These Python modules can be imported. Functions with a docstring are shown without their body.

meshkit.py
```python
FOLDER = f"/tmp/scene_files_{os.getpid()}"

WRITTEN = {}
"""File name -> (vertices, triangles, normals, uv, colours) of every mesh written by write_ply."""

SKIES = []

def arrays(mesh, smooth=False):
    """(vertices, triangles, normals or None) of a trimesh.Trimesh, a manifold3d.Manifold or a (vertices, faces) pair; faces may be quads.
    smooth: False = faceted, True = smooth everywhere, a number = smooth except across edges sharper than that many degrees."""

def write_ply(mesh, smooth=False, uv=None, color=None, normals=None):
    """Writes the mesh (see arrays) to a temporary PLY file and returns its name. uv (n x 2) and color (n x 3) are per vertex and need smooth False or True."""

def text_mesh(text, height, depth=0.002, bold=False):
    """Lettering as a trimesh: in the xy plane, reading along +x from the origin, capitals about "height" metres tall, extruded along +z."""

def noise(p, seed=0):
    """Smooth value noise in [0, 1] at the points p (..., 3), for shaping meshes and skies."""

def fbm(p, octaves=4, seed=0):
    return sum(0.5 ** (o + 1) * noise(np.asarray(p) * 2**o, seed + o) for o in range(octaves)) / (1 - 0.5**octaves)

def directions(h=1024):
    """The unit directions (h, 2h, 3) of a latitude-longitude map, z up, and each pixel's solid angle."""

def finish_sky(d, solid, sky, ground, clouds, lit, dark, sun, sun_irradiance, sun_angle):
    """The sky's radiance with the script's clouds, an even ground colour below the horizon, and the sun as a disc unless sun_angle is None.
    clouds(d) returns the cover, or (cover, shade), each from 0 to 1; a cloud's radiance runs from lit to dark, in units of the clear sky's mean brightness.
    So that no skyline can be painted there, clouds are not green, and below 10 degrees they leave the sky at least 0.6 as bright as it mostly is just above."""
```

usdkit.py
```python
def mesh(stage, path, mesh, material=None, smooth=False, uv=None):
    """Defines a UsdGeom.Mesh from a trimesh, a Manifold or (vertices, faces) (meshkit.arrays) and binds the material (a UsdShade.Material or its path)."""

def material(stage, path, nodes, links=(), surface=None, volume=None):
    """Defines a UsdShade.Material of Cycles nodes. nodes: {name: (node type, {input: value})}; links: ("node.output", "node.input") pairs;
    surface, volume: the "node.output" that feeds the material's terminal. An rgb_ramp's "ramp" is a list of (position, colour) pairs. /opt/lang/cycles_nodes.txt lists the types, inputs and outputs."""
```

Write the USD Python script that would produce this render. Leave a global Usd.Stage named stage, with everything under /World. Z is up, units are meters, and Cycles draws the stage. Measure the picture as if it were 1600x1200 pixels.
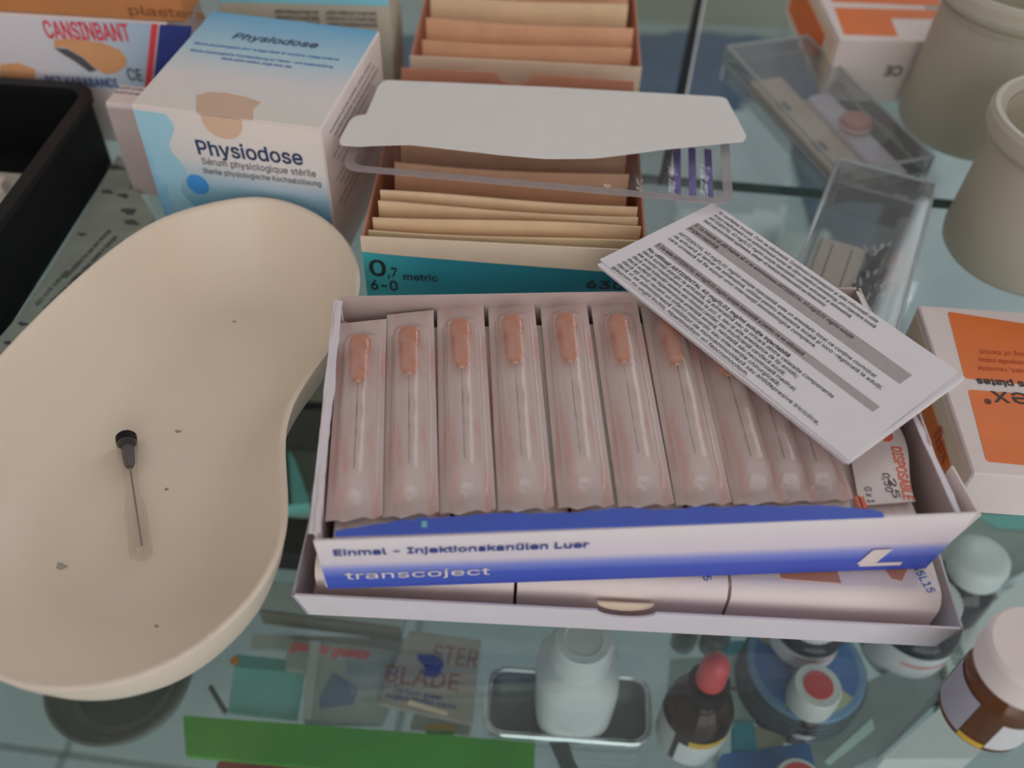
import math, random
import numpy as np, trimesh
from scipy.spatial import Delaunay
from shapely.geometry import Polygon, Point
from shapely import contains_xy
from pxr import Usd, UsdGeom, UsdLux, Gf, Sdf, UsdShade
import usdkit, meshkit

stage = Usd.Stage.CreateInMemory()
UsdGeom.SetStageUpAxis(stage, UsdGeom.Tokens.z)
UsdGeom.SetStageMetersPerUnit(stage, 1.0)
UsdGeom.Xform.Define(stage, '/World')
UsdGeom.Scope.Define(stage, '/World/Looks')
rnd = random.Random(7)

# ---------------------------------------------------------------- camera
FPX, PITCH, ROLL, CAMZ = 1471.7, math.radians(47.38), math.radians(-2.19), 0.26
EXPOSURE = -2.0
fw = np.array([0, math.cos(PITCH), -math.sin(PITCH)])
_r = np.array([1, 0, 0.]); _d = np.cross(fw, _r)
RI = _r * math.cos(ROLL) + _d * math.sin(ROLL)
DN = _d * math.cos(ROLL) - _r * math.sin(ROLL)
CAM = np.array([0, 0, CAMZ])
cam = UsdGeom.Camera.Define(stage, '/World/camera')
cam.CreateHorizontalApertureAttr(36.0)
cam.CreateVerticalApertureAttr(27.0)
cam.CreateFocalLengthAttr(FPX / 1600 * 36)
cam.CreateClippingRangeAttr(Gf.Vec2f(0.02, 100.0))
cam.CreateFStopAttr(7.0)
cam.CreateFocusDistanceAttr(0.31)
cam.CreateExposureAttr(EXPOSURE)
up = -DN; bk = -fw
cam.AddTransformOp().Set(Gf.Matrix4d(*[float(x) for x in (*RI, 0, *up, 0, *bk, 0, *CAM, 1)]))

# ---------------------------------------------------------------- light
def dome():
    L = UsdLux.DomeLight.Define(stage, '/World/room_light')
    L.CreateIntensityAttr(0.45); L.CreateColorAttr(Gf.Vec3f(1.0, 0.925, 0.895))
dome()
# one daylight window and one added to brighten front faces: their bright panes are built with the walls below (window_1 behind, added_window_2 behind the camera)
WX0, WX1, WZ0, WZ1, WALL_Y, WIN_L = 0.97, 2.15, 0.72, 2.75, 1.95, 13.0
VX0, VX1, VZ0, VZ1, WALL_F, WIN_F = -0.6, 2.2, -0.45, 2.1, -2.2, 8.3

# ---------------------------------------------------------------- helpers
def P(x, y, z=0.0):
    v = (x - 800) / FPX * RI + (y - 600) / FPX * DN + fw
    return CAM + v * ((z - CAMZ) / v[2])

def ray(x, y): return (x - 800) / FPX * RI + (y - 600) / FPX * DN + fw

used = {}
def numbered(path):
    if path not in used:
        used[path] = 0; return path
    used[path] += 1
    return f'{path}_{used[path]:03d}'

class T:
    """A thing (an Xform at its base); x runs along the front edge, y away, z up, unless a matrix is given."""
    def __init__(s, name, label, cat, A=None, B=None, z=0.0, group=None, M=None, kind=None):
        s.path = numbered('/World/' + name)
        if M is None:
            A = np.asarray(A, float)
            u = np.array([1, 0, 0.]) if B is None else np.asarray(B, float) - A
            u[2] = 0; s.w = np.linalg.norm(u); u /= s.w
            M = np.eye(4); M[:3, 0] = u; M[:3, 1] = (-u[1], u[0], 0); M[:3, 2] = (0, 0, 1); M[:3, 3] = A
        s.M = M; s.inv = np.linalg.inv(M)
        x = UsdGeom.Xform.Define(stage, s.path)
        x.AddTransformOp().Set(Gf.Matrix4d(*[float(v) for v in M.T.ravel()]))
        s.prim = x.GetPrim()
        tag(s.prim, label, cat, group, kind)
    def hit(s, x, y, axis=2, val=0.0):
        o = s.inv[:3, :3] @ CAM + s.inv[:3, 3]; v = s.inv[:3, :3] @ ray(x, y)
        return o + v * ((val - o[axis]) / v[axis])
    def to(s, p): return s.inv[:3, :3] @ np.asarray(p) + s.inv[:3, 3]
    def obj(s, name, mesh, m, parent=None, smooth=30, label=None, kind=None):
        path = numbered((parent or s.path) + '/' + name)
        g = usdkit.mesh(stage, path, mesh, m, smooth=smooth)
        if label: g.GetPrim().SetCustomDataByKey('label', label)
        if kind: g.GetPrim().SetCustomDataByKey('kind', kind)
        return path

def tag(p, label, cat, group=None, kind=None):
    if label: p.SetCustomDataByKey('label', label)
    if cat: p.SetCustomDataByKey('category', cat)
    if group: p.SetCustomDataByKey('group', group)
    if kind: p.SetCustomDataByKey('kind', kind)

def single(name, mesh, m, label, cat, smooth=30, group=None, kind=None):
    path = numbered('/World/' + name)
    g = usdkit.mesh(stage, path, mesh, m, smooth=smooth)
    tag(g.GetPrim(), label, cat, group, kind)
    return path

def struct(name, mesh, m, smooth=False):
    path = numbered('/World/' + name)
    g = usdkit.mesh(stage, path, mesh, m, smooth=smooth)
    g.GetPrim().SetCustomDataByKey('kind', 'structure')
    return path

def cat(*ms):
    out = []
    for m in ms: out += m if isinstance(m, list) else [m]
    return trimesh.util.concatenate([trimesh.Trimesh(np.array(m.vertices), np.array(m.faces), process=False) for m in out])

def box(x0, x1, y0, y1, z0, z1):
    b = trimesh.creation.box([x1 - x0, y1 - y0, z1 - z0]); b.apply_translation([(x0 + x1) / 2, (y0 + y1) / 2, (z0 + z1) / 2]); return b

def rbox(x0, x1, y0, y1, z0, z1, r=0.0006):
    """box with chamfered edges: hull of the three shrunken boxes"""
    pts = []
    for sx, sy, sz in ((r, r, 0), (r, 0, r), (0, r, r)):
        for x in (x0 + sx, x1 - sx):
            for y in (y0 + sy, y1 - sy):
                for z in (z0 + sz, z1 - sz): pts.append((x, y, z))
    return trimesh.convex.convex_hull(np.array(pts))

def hexa(bot, top):
    """solid between two quads (lists of 4 points, same winding)"""
    v = np.array(list(bot) + list(top), float)
    n = len(bot)
    f = [[(i + 1) % n, i, n + i] for i in range(n)] + [[(i + 1) % n, n + i, n + (i + 1) % n] for i in range(n)]
    f += [[0, i + 1, i] if False else [0, i, i + 1][::-1] for i in range(1, n - 1)] + [[n, n + i, n + i + 1] for i in range(1, n - 1)]
    m = trimesh.Trimesh(v, f, process=False); m.fix_normals(); return m

def panel(p0, p1, p2, p3, t, bow=0.0):
    """a thin card: quad p0..p3, thickness t along its normal"""
    p = np.array([p0, p1, p2, p3], float)
    n = np.cross(p[1] - p[0], p[3] - p[0]); n /= np.linalg.norm(n)
    return hexa(p, p + n * t)

def prism(poly, z0, z1):
    g = poly if isinstance(poly, Polygon) else Polygon([(q[0], q[1]) for q in poly])
    if not g.is_valid: g = g.buffer(0)
    m = trimesh.creation.extrude_polygon(g, z1 - z0, engine='earcut'); m.apply_translation([0, 0, z0]); return m

def rpoly(x0, x1, y0, y1, r): return Polygon([(x0 + r, y0 + r), (x1 - r, y0 + r), (x1 - r, y1 - r), (x0 + r, y1 - r)]).buffer(r, quad_segs=5)

def lathe(prof, n=40, c=(0, 0, 0), k=None):
    """prof: (radius, z) from bottom to top; k(phi) scales the radius (ribs, ovals)"""
    prof = np.array(prof, float); a = np.arange(n) / n * 2 * math.pi
    s = np.ones(n) if k is None else np.array([k(x) for x in a])
    v = np.stack([prof[:, None, 0] * (s * np.cos(a))[None], prof[:, None, 0] * (s * np.sin(a))[None], np.repeat(prof[:, 1:2], n, 1)], -1).reshape(-1, 3)
    f = []
    for i in range(len(prof) - 1):
        for j in range(n):
            q = i * n + j, i * n + (j + 1) % n, (i + 1) * n + (j + 1) % n, (i + 1) * n + j
            f += [[q[0], q[1], q[2]], [q[0], q[2], q[3]]]
    m = trimesh.Trimesh(v + np.array(c), f, process=False)
    return m

def tube(pts, r, n=10, close=True):
    pts = np.array(pts, float); r = np.broadcast_to(r, len(pts)); v, f = [], []
    t = np.gradient(pts, axis=0); t /= np.linalg.norm(t, axis=1, keepdims=True)
    ref = np.array([0, 0, 1.]) if abs(t[0][2]) < .9 else np.array([1., 0, 0])
    for p, d, q in zip(pts, t, r):
        a = np.cross(d, ref); a /= np.linalg.norm(a); b = np.cross(d, a)
        for j in range(n):
            w = 2 * math.pi * j / n; v.append(p + q * (a * math.cos(w) + b * math.sin(w)))
    for i in range(len(pts) - 1):
        for j in range(n):
            q = i * n + j, i * n + (j + 1) % n, (i + 1) * n + (j + 1) % n, (i + 1) * n + j
            f += [[q[0], q[1], q[2]], [q[0], q[2], q[3]]]
    if close:
        v += [pts[0], pts[-1]]; a, b = len(v) - 2, len(v) - 1; k = (len(pts) - 1) * n
        for j in range(n): f += [[a, (j + 1) % n, j], [b, k + j, k + (j + 1) % n]]
    m = trimesh.Trimesh(v, f, process=False); m.fix_normals(); return m

def text(s, o, xd, yd, h, width=None, bold=False, d=0.00012, slant=0.0):
    """lettering: origin o, reading along xd, tops towards yd, capitals h tall, optionally stretched to a width"""
    t = meshkit.text_mesh(s, h, d, bold)
    v = np.array(t.vertices)
    if width: v[:, 0] *= width / v[:, 0].max()
    v[:, 0] += slant * v[:, 1]
    xd = np.asarray(xd, float) / np.linalg.norm(xd); yd = np.asarray(yd, float) / np.linalg.norm(yd); n = np.cross(xd, yd)
    return trimesh.Trimesh(np.asarray(o) + v[:, :1] * xd + v[:, 1:2] * yd + v[:, 2:] * n, t.faces, process=False)

X, Y, Z = np.eye(3)

# ---------------------------------------------------------------- materials
def lin(c): return tuple((x / 12.92 if x <= .04045 else ((x + .055) / 1.055) ** 2.4) for x in (v / 255 for v in c))
K = 0.50
def alb(c, k=K): return tuple(min(.88, x / k) for x in lin(c))
def mat(name, color, rough=0.55, var=0.05, scale=60.0, bump=0.0, **kw):
    """plain material with a slight tone variation"""
    c = np.array(color)
    nodes = {'tc': ('texture_coordinate', {}), 'n': ('noise_texture', {'scale': scale, 'detail': 4.0}),
             'r': ('rgb_ramp', {'ramp': [(0.25, tuple(c * (1 - var))), (0.75, tuple(np.minimum(c * (1 + var), .95)))]}),
             'p': ('principled_bsdf', {'roughness': rough, **kw})}
    links = [('tc.object', 'n.vector'), ('n.fac', 'r.fac'), ('r.color', 'p.base_color')]
    if bump:
        nodes['b'] = ('bump', {'strength': bump, 'distance': 0.0006}); links += [('n.fac', 'b.height'), ('b.normal', 'p.normal')]
    return usdkit.material(stage, '/World/Looks/' + name, nodes, links, 'p.BSDF')

def grad(name, p0, p1, stops, rough=0.5, blot=0.0, bscale=120.0):
    """printed gradient along p0 -> p1 in the thing's own coordinates; blot: watery blotches of the print"""
    p0, p1 = np.array(p0, float), np.array(p1, float); d = p1 - p0; L2 = d @ d; d = d / L2
    nodes = {'tc': ('texture_coordinate', {}), 'v': ('vector_math', {'math_type': 'dot_product', 'vector2': tuple(d)}),
             'm': ('math', {'math_type': 'subtract', 'value2': float(p0 @ d)}),
             'n': ('noise_texture', {'scale': bscale, 'detail': 3.0}), 'ns': ('math', {'math_type': 'multiply_add', 'value2': float(blot), 'value3': -blot / 2}),
             'a': ('math', {'math_type': 'add', 'use_clamp': True}), 'r': ('rgb_ramp', {'ramp': stops}), 'p': ('principled_bsdf', {'roughness': rough})}
    links = [('tc.object', 'v.vector1'), ('v.value', 'm.value1'), ('tc.object', 'n.vector'), ('n.fac', 'ns.value1'), ('m.value', 'a.value1'), ('ns.value', 'a.value2'), ('a.value', 'r.fac'), ('r.color', 'p.base_color')]
    return usdkit.material(stage, '/World/Looks/' + name, nodes, links, 'p.BSDF')

def clear(name, tint=(.93, .95, .95), haze=0.06, hazecol=(.75, .78, .8), rough=0.04, ior=1.45, var=0.0, scale=150.0, bump=0.0):
    """thin clear plastic or glass: transparent, mirrored by fresnel, with a little milky haze"""
    nodes = {'t': ('transparent_bsdf', {'color': tint}), 'g': ('glossy_bsdf', {'roughness': rough, 'color': (1, 1, 1)}), 'lw': ('layer_weight', {'blend': 0.5}), 'pw': ('math', {'math_type': 'power', 'value2': 5.0}),
             'f': ('math', {'math_type': 'multiply_add', 'value2': 1 - ((ior - 1) / (ior + 1)) ** 2, 'value3': ((ior - 1) / (ior + 1)) ** 2}),   # Schlick, the same from both sides of a thin sheet
             'd': ('diffuse_bsdf', {'color': hazecol}), 'l': ('translucent_bsdf', {'color': hazecol}), 'dl': ('mix_closure', {'fac': 0.4}),
             'h': ('mix_closure', {'fac': haze}), 'x': ('mix_closure', {})}
    links = [('d.BSDF', 'dl.closure1'), ('l.BSDF', 'dl.closure2'), ('t.BSDF', 'h.closure1'), ('dl.closure', 'h.closure2'), ('h.closure', 'x.closure1'), ('g.BSDF', 'x.closure2'), ('lw.facing', 'pw.value1'), ('pw.value', 'f.value1'), ('f.value', 'x.fac')]
    if var or bump:
        nodes['tc'] = ('texture_coordinate', {}); nodes['n'] = ('noise_texture', {'scale': scale, 'detail': 3.0})
        links += [('tc.object', 'n.vector')]
        if var:
            nodes['mr'] = ('map_range', {'from_min': .3, 'from_max': .7, 'to_min': max(0, haze - var), 'to_max': haze + var, 'clamp': True})
            links += [('n.fac', 'mr.value'), ('mr.result', 'h.fac')]
        if bump:
            nodes['b'] = ('bump', {'strength': bump, 'distance': 0.001}); links += [('n.fac', 'b.height'), ('b.normal', 'g.normal'), ('b.normal', 'lw.normal')]
    return usdkit.material(stage, '/World/Looks/' + name, nodes, links, 'x.closure')

def waxy(name, color, trans, tr=0.35, rough=0.35):
    """milky plastic: diffuse with some light coming through"""
    nodes = {'p': ('principled_bsdf', {'base_color': color, 'roughness': rough}), 'l': ('translucent_bsdf', {'color': trans}), 'x': ('mix_closure', {'fac': tr})}
    return usdkit.material(stage, '/World/Looks/' + name, nodes, [('p.BSDF', 'x.closure1'), ('l.BSDF', 'x.closure2')], 'x.closure')

m_white = mat('white_card', alb((176, 166, 164)), .6, .03)
m_cool = mat('cool_white_card', alb((172, 166, 172)), .6, .03)
m_cream = mat('cream_card', alb((186, 160, 142)), .65, .04)
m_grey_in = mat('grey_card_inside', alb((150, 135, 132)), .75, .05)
m_paper = mat('leaflet_paper', alb((184, 173, 178)), .7, .02)
m_ink = mat('black_ink', (.035, .035, .04), .6, .0)
m_ink2 = mat('grey_ink', (.13, .12, .13), .6, .0)
m_bar = mat('grey_print', alb((132, 124, 126)), .65, .05, 400)
m_navy = mat('navy_print', alb((38, 50, 110)), .5, .05)
m_blue = mat('blue_print', alb((52, 72, 150)), .5, .06)
m_teal_ink = mat('blue_ink', alb((40, 84, 140)), .5, .0)
m_red = mat('red_print', alb((196, 58, 66)), .5, .05)
m_orange_print = mat('orange_print', alb((186, 86, 22)), .5, .05)
m_orange_ink = mat('dark_orange_ink', alb((150, 66, 24)), .5, .0)
m_hub = waxy('orange_hub', (.85, .36, .16), (.9, .45, .22), .3)
m_steel = mat('needle_steel', (.30, .28, .28), .3, .0, metallic=.9)
m_chrome = mat('chrome', (.75, .78, .8), .18, .02, metallic=1.0)
m_black = mat('black_plastic', (.006, .0065, .008), .6, .1, 200, bump=.15, specular_ior_level=.25)
m_dish = mat('cream_enamel', alb((186, 165, 151)), .42, .025, 30, bump=.02)
m_rust = mat('brown_card', alb((150, 104, 84)), .75, .06)
m_tan = mat('tan_paper', alb((176, 138, 110)), .7, .06, 90)
m_tan2 = mat('pale_tan_paper', alb((192, 156, 128)), .7, .06, 90)
m_clear = clear('clear_plastic')
m_clear_rim = clear('clear_plastic_edge', haze=.45, hazecol=(.72, .77, .8), rough=.08)  # whiter haze stands in for highlights along the plastic edges
m_blist = clear('blister_plastic', haze=.10, hazecol=(.7, .66, .7), rough=.08, var=.06, scale=220, bump=.35)
m_blist_rim = clear('blister_flange', haze=.5, hazecol=(.66, .58, .60), rough=.1)
m_film = clear('pouch_film', tint=(.95, .9, .9), haze=.33, hazecol=(.88, .78, .77), rough=.2, ior=1.5, var=.18, scale=160, bump=.5)
m_glass = clear('shelf_glass', tint=(.905, .955, .945), haze=0.0, rough=.004, ior=1.5)
m_glass_edge = mat('glass_edge', (.02, .17, .17), .15, .1, transmission_weight=0.0)
m_amber = mat('amber_glass', (.028, .012, .008), .06, .1, specular_ior_level=.35)
m_amber2 = usdkit.material(stage, '/World/Looks/brown_glass', {'p': ('principled_bsdf', {'base_color': (.16, .055, .015), 'roughness': .06, 'coat_weight': .5}), 'l': ('translucent_bsdf', {'color': (.45, .15, .03)}), 'x': ('mix_closure', {'fac': .3})}, [('p.BSDF', 'x.closure1'), ('l.BSDF', 'x.closure2')], 'x.closure')
m_navyglass = mat('dark_blue_glass', (.015, .02, .035), .08, .1)
m_wplastic = waxy('white_plastic', (.80, .84, .86), (.8, .82, .82), .15, .3)
m_wcap = mat('white_cap_plastic', (.74, .76, .76), .35, .02)
m_jar = waxy('milky_jar_plastic', (.74, .69, .60), (.72, .70, .58), .45, .3)
m_redrub = mat('red_rubber', (.72, .06, .07), .35, .05)
m_green = mat('green_card', (.06, .38, .035), .7, .12, 40)
m_turq = mat('turquoise_card', (.22, .62, .58), .6, .06)
m_turq2 = mat('turquoise_blue_card', (.06, .55, .68), .6, .06)
m_bluebox = mat('dark_blue_card', (.035, .17, .46), .5, .1)
m_label = mat('white_label', (.74, .75, .78), .6, .03)
m_yellow = mat('yellow_label', (.72, .46, .05), .6, .05)
m_greyplastic = mat('grey_green_plastic', (.16, .19, .18), .4, .1)
m_greydark = mat('dark_grey_plastic', (.06, .085, .08), .4, .1)
m_pack = mat('grey_green_packet', (.36, .40, .37), .6, .10, 70)
m_pack2 = mat('beige_packet', (.40, .37, .32), .6, .08, 70)
m_box_pale = mat('pale_carton', (.48, .52, .49), .65, .06)
m_olive = mat('olive_grey_card', (.17, .165, .13), .7, .1)
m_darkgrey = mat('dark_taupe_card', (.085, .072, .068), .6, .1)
m_tile = mat('floor_tile_blue_grey', (.52, .60, .64), .3, .06, 12)
m_grout = mat('tile_grout', (.17, .2, .2), .8, .1)
m_wall = mat('wall_paint', (.66, .65, .62), .8, .03)
m_frame = mat('window_frame_white', (.8, .8, .8), .4, .02)
m_blue_refl = mat('blue_reflection', (.055, .12, .25), .85, .25, 14, bump=.3)  # this and the next three colours imitate clothing reflected in the glass
m_white_refl = mat('white_reflection', (.80, .84, .95), .85, .06, 20, bump=.3)
m_lilac = mat('lilac_reflection', (.42, .43, .62), .85, .08, 20, bump=.2)
m_grey_refl = mat('grey_blue_reflection', (.18, .23, .31), .85, .15, 20, bump=.3)
m_beigebox = mat('beige_grey_carton', (.42, .40, .35), .65, .05)
m_olivebox = mat('olive_cream_carton', (.40, .40, .30), .65, .05)
m_purple = mat('purple_reflection', (.17, .12, .40), .5, .2, 150)
m_navyink = mat('navy_ink', alb((36, 48, 78)), .5, .0)
m_fine = mat('fine_grey_ink', alb((118, 112, 114)), .6, .0)
m_leafink = mat('leaflet_ink', (.085, .08, .085), .6, .0)
m_pink = mat('pink_wax', (.66, .28, .26), .5, .12, 120)
m_burs = mat('dark_steel_burs', (.06, .055, .05), .4, .3, metallic=.4)
m_white_s = mat('bright_white_plastic', (.85, .87, .87), .3, .02)
m_mint = mat('pale_mint_card', (.60, .80, .74), .6, .06)

# ---------------------------------------------------------------- the room
def room():
    fz = -0.62
    # tiles laid along the line seen at the lower left
    a, b = P(0, 1164, fz), P(300, 1203, fz); ang = math.atan2(b[1] - a[1], b[0] - a[0]); o = P(100, 1177, fz)
    fl = struct('floor', box(-2.4, 2.6, -1.6, 2.0, fz - .05, fz - .004), m_grout)
    s = .30; g = .004; c, sn = math.cos(ang), math.sin(ang)
    tm = rbox(g / 2, s - g / 2, g / 2, s - g / 2, -.0045, .0, .0015)
    k = 0
    for i in range(-5, 5):
        for j in range(-4, 6):
            m = trimesh.Trimesh(np.array(tm.vertices), tm.faces, process=False)
            v = np.array(m.vertices) + [i * s, j * s, 0]
            m.vertices = np.stack([o[0] + c * v[:, 0] - sn * v[:, 1], o[1] + sn * v[:, 0] + c * v[:, 1], v[:, 2] + fz], 1)
            usdkit.mesh(stage, numbered(fl + '/tile'), m, m_tile)
    # walls with their window openings
    def wall(name, wname, y0, y1, x0, x1, z0, z1, yin, strength, color):
        struct(name, cat(box(-2.4, x0, y0, y1, fz, 2.95), box(x1, 2.6, y0, y1, fz, 2.95), box(x0, x1, y0, y1, fz, z0), box(x0, x1, y0, y1, z1, 2.95)), m_wall)
        t = .05; ym = (y0 + y1) / 2
        wd = struct(wname, cat(box(x0, x0 + t, ym - .02, ym + .02, z0, z1), box(x1 - t, x1, ym - .02, ym + .02, z0, z1), box(x0, x1, ym - .02, ym + .02, z0, z0 + t), box(x0, x1, ym - .02, ym + .02, z1 - t, z1),
                               box((x0 + x1) / 2 - .03, (x0 + x1) / 2 + .03, ym - .02, ym + .02, z0, z1)), m_frame)
        m = usdkit.material(stage, '/World/Looks/daylight_' + wname, {'e': ('emission', {'color': color, 'strength': strength})}, [], 'e.emission')
        yp = ym + (.015 if yin < 0 else -.015)
        usdkit.mesh(stage, wd + '/pane', box(x0 + t, x1 - t, yp - .003, yp + .003, z0 + t, z1 - t), m)
    wall('wall_back', 'window_1', WALL_Y, WALL_Y + .12, WX0, WX1, WZ0, WZ1, -1, WIN_L, (.90, .97, 1.0))
    wall('wall_front', 'added_window_2', WALL_F - .12, WALL_F, VX0, VX1, VZ0, VZ1, 1, WIN_F, (1.0, .97, .95))  # unseen window added behind the camera to brighten front faces
room()

# ---------------------------------------------------------------- glass shelves
TH = 0.005
LZ = -0.16                                    # top of the lower glass shelf
def shelves():
    a, b = P(1150, 283, 0), P(1500, 312, 0); k = (b[1] - a[1]) / (b[0] - a[0])
    yl = lambda x: a[1] + k * (x - a[0])
    x0, x1, y0, y1 = -.52, .62, -.12, 1.05
    t = T('glass_shelf', 'clear greenish upper glass pane carrying the needle box and kidney dish', 'glass shelf', (0, 0, -TH))
    g = .0012
    t.obj('pane', prism([(x0, y0), (x1, y0), (x1, yl(x1) - g), (x0, yl(x0) - g)], 0, TH), m_glass, smooth=False)
    t.obj('edge', prism([(x0, yl(x0) - g), (x1, yl(x1) - g), (x1, yl(x1) - g + .0006), (x0, yl(x0) - g + .0006)], 0, TH), m_glass_edge, smooth=False, label='dark teal cut glass edge')
    c, d = P(1072, 130, 0), P(1097, 0, 0); s = (d[0] - c[0]) / (d[1] - c[1]); xl = lambda y: c[0] + s * (y - c[1])
    u = T('glass_shelf', 'back glass pane left of the thin black joint, behind the suture boxes', 'glass shelf', (0, 0, -TH))
    xa = lambda y: xl(y) - .0040
    u.obj('pane', prism([(x0, yl(x0) + g), (xa(yl(.1)), yl(xa(.37)) + g), (xa(y1), y1), (x0, y1)], 0, TH), m_glass, smooth=False)
    u.obj('edge', prism([(xa(yl(.1)), yl(.1) + g), (xl(yl(.1)) + .0006, yl(.1) + g), (xl(y1) + .0006, y1), (xa(y1), y1)], 0, TH), m_black, smooth=False, label='black edge of the pane')
    w = T('glass_shelf', 'back glass pane right of the thin black joint, under the clear case', 'glass shelf', (0, 0, -TH))
    xb = lambda y: xl(y) + .0022
    w.obj('pane', prism([(xb(yl(.1)), yl(.1) + g), (x1, yl(x1) + g), (x1, y1), (xb(y1), y1)], 0, TH), m_glass, smooth=False)
    w.obj('edge', prism([(xb(yl(.1)) - .001, yl(.1) + g), (xb(yl(.1)), yl(.1) + g), (xb(y1), y1), (xb(y1) - .001, y1)], 0, TH), m_white_s, smooth=False, label='white strip painted as a highlight along the pane edge')  # white strip painted in for the highlight beside the joint
    v = T('glass_shelf', 'lower glass shelf holding bottles, packets and a green card', 'glass shelf', (0, 0, LZ - .006))
    v.obj('pane', box(x0, x1, y0, y1, 0, .006), m_glass, smooth=False)
    # the frame that carries the shelves, outside the picture
    k = 0
    for px in (x0 - .013, x1 + .013):
        for py in (y0 - .013, y1 + .013):
            k += 1; struct('trim_%d' % k, box(px - .012, px + .012, py - .012, py + .012, -.62, 0), m_frame)
    for z in (-TH, LZ - .006):
        for py in (y0 - .004, y1 + .004):
            k += 1; struct('trim_%d' % k, box(x0 - .001, x1 + .001, py - .010, py + .010, z - .02, z), m_frame)
shelves()

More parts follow.
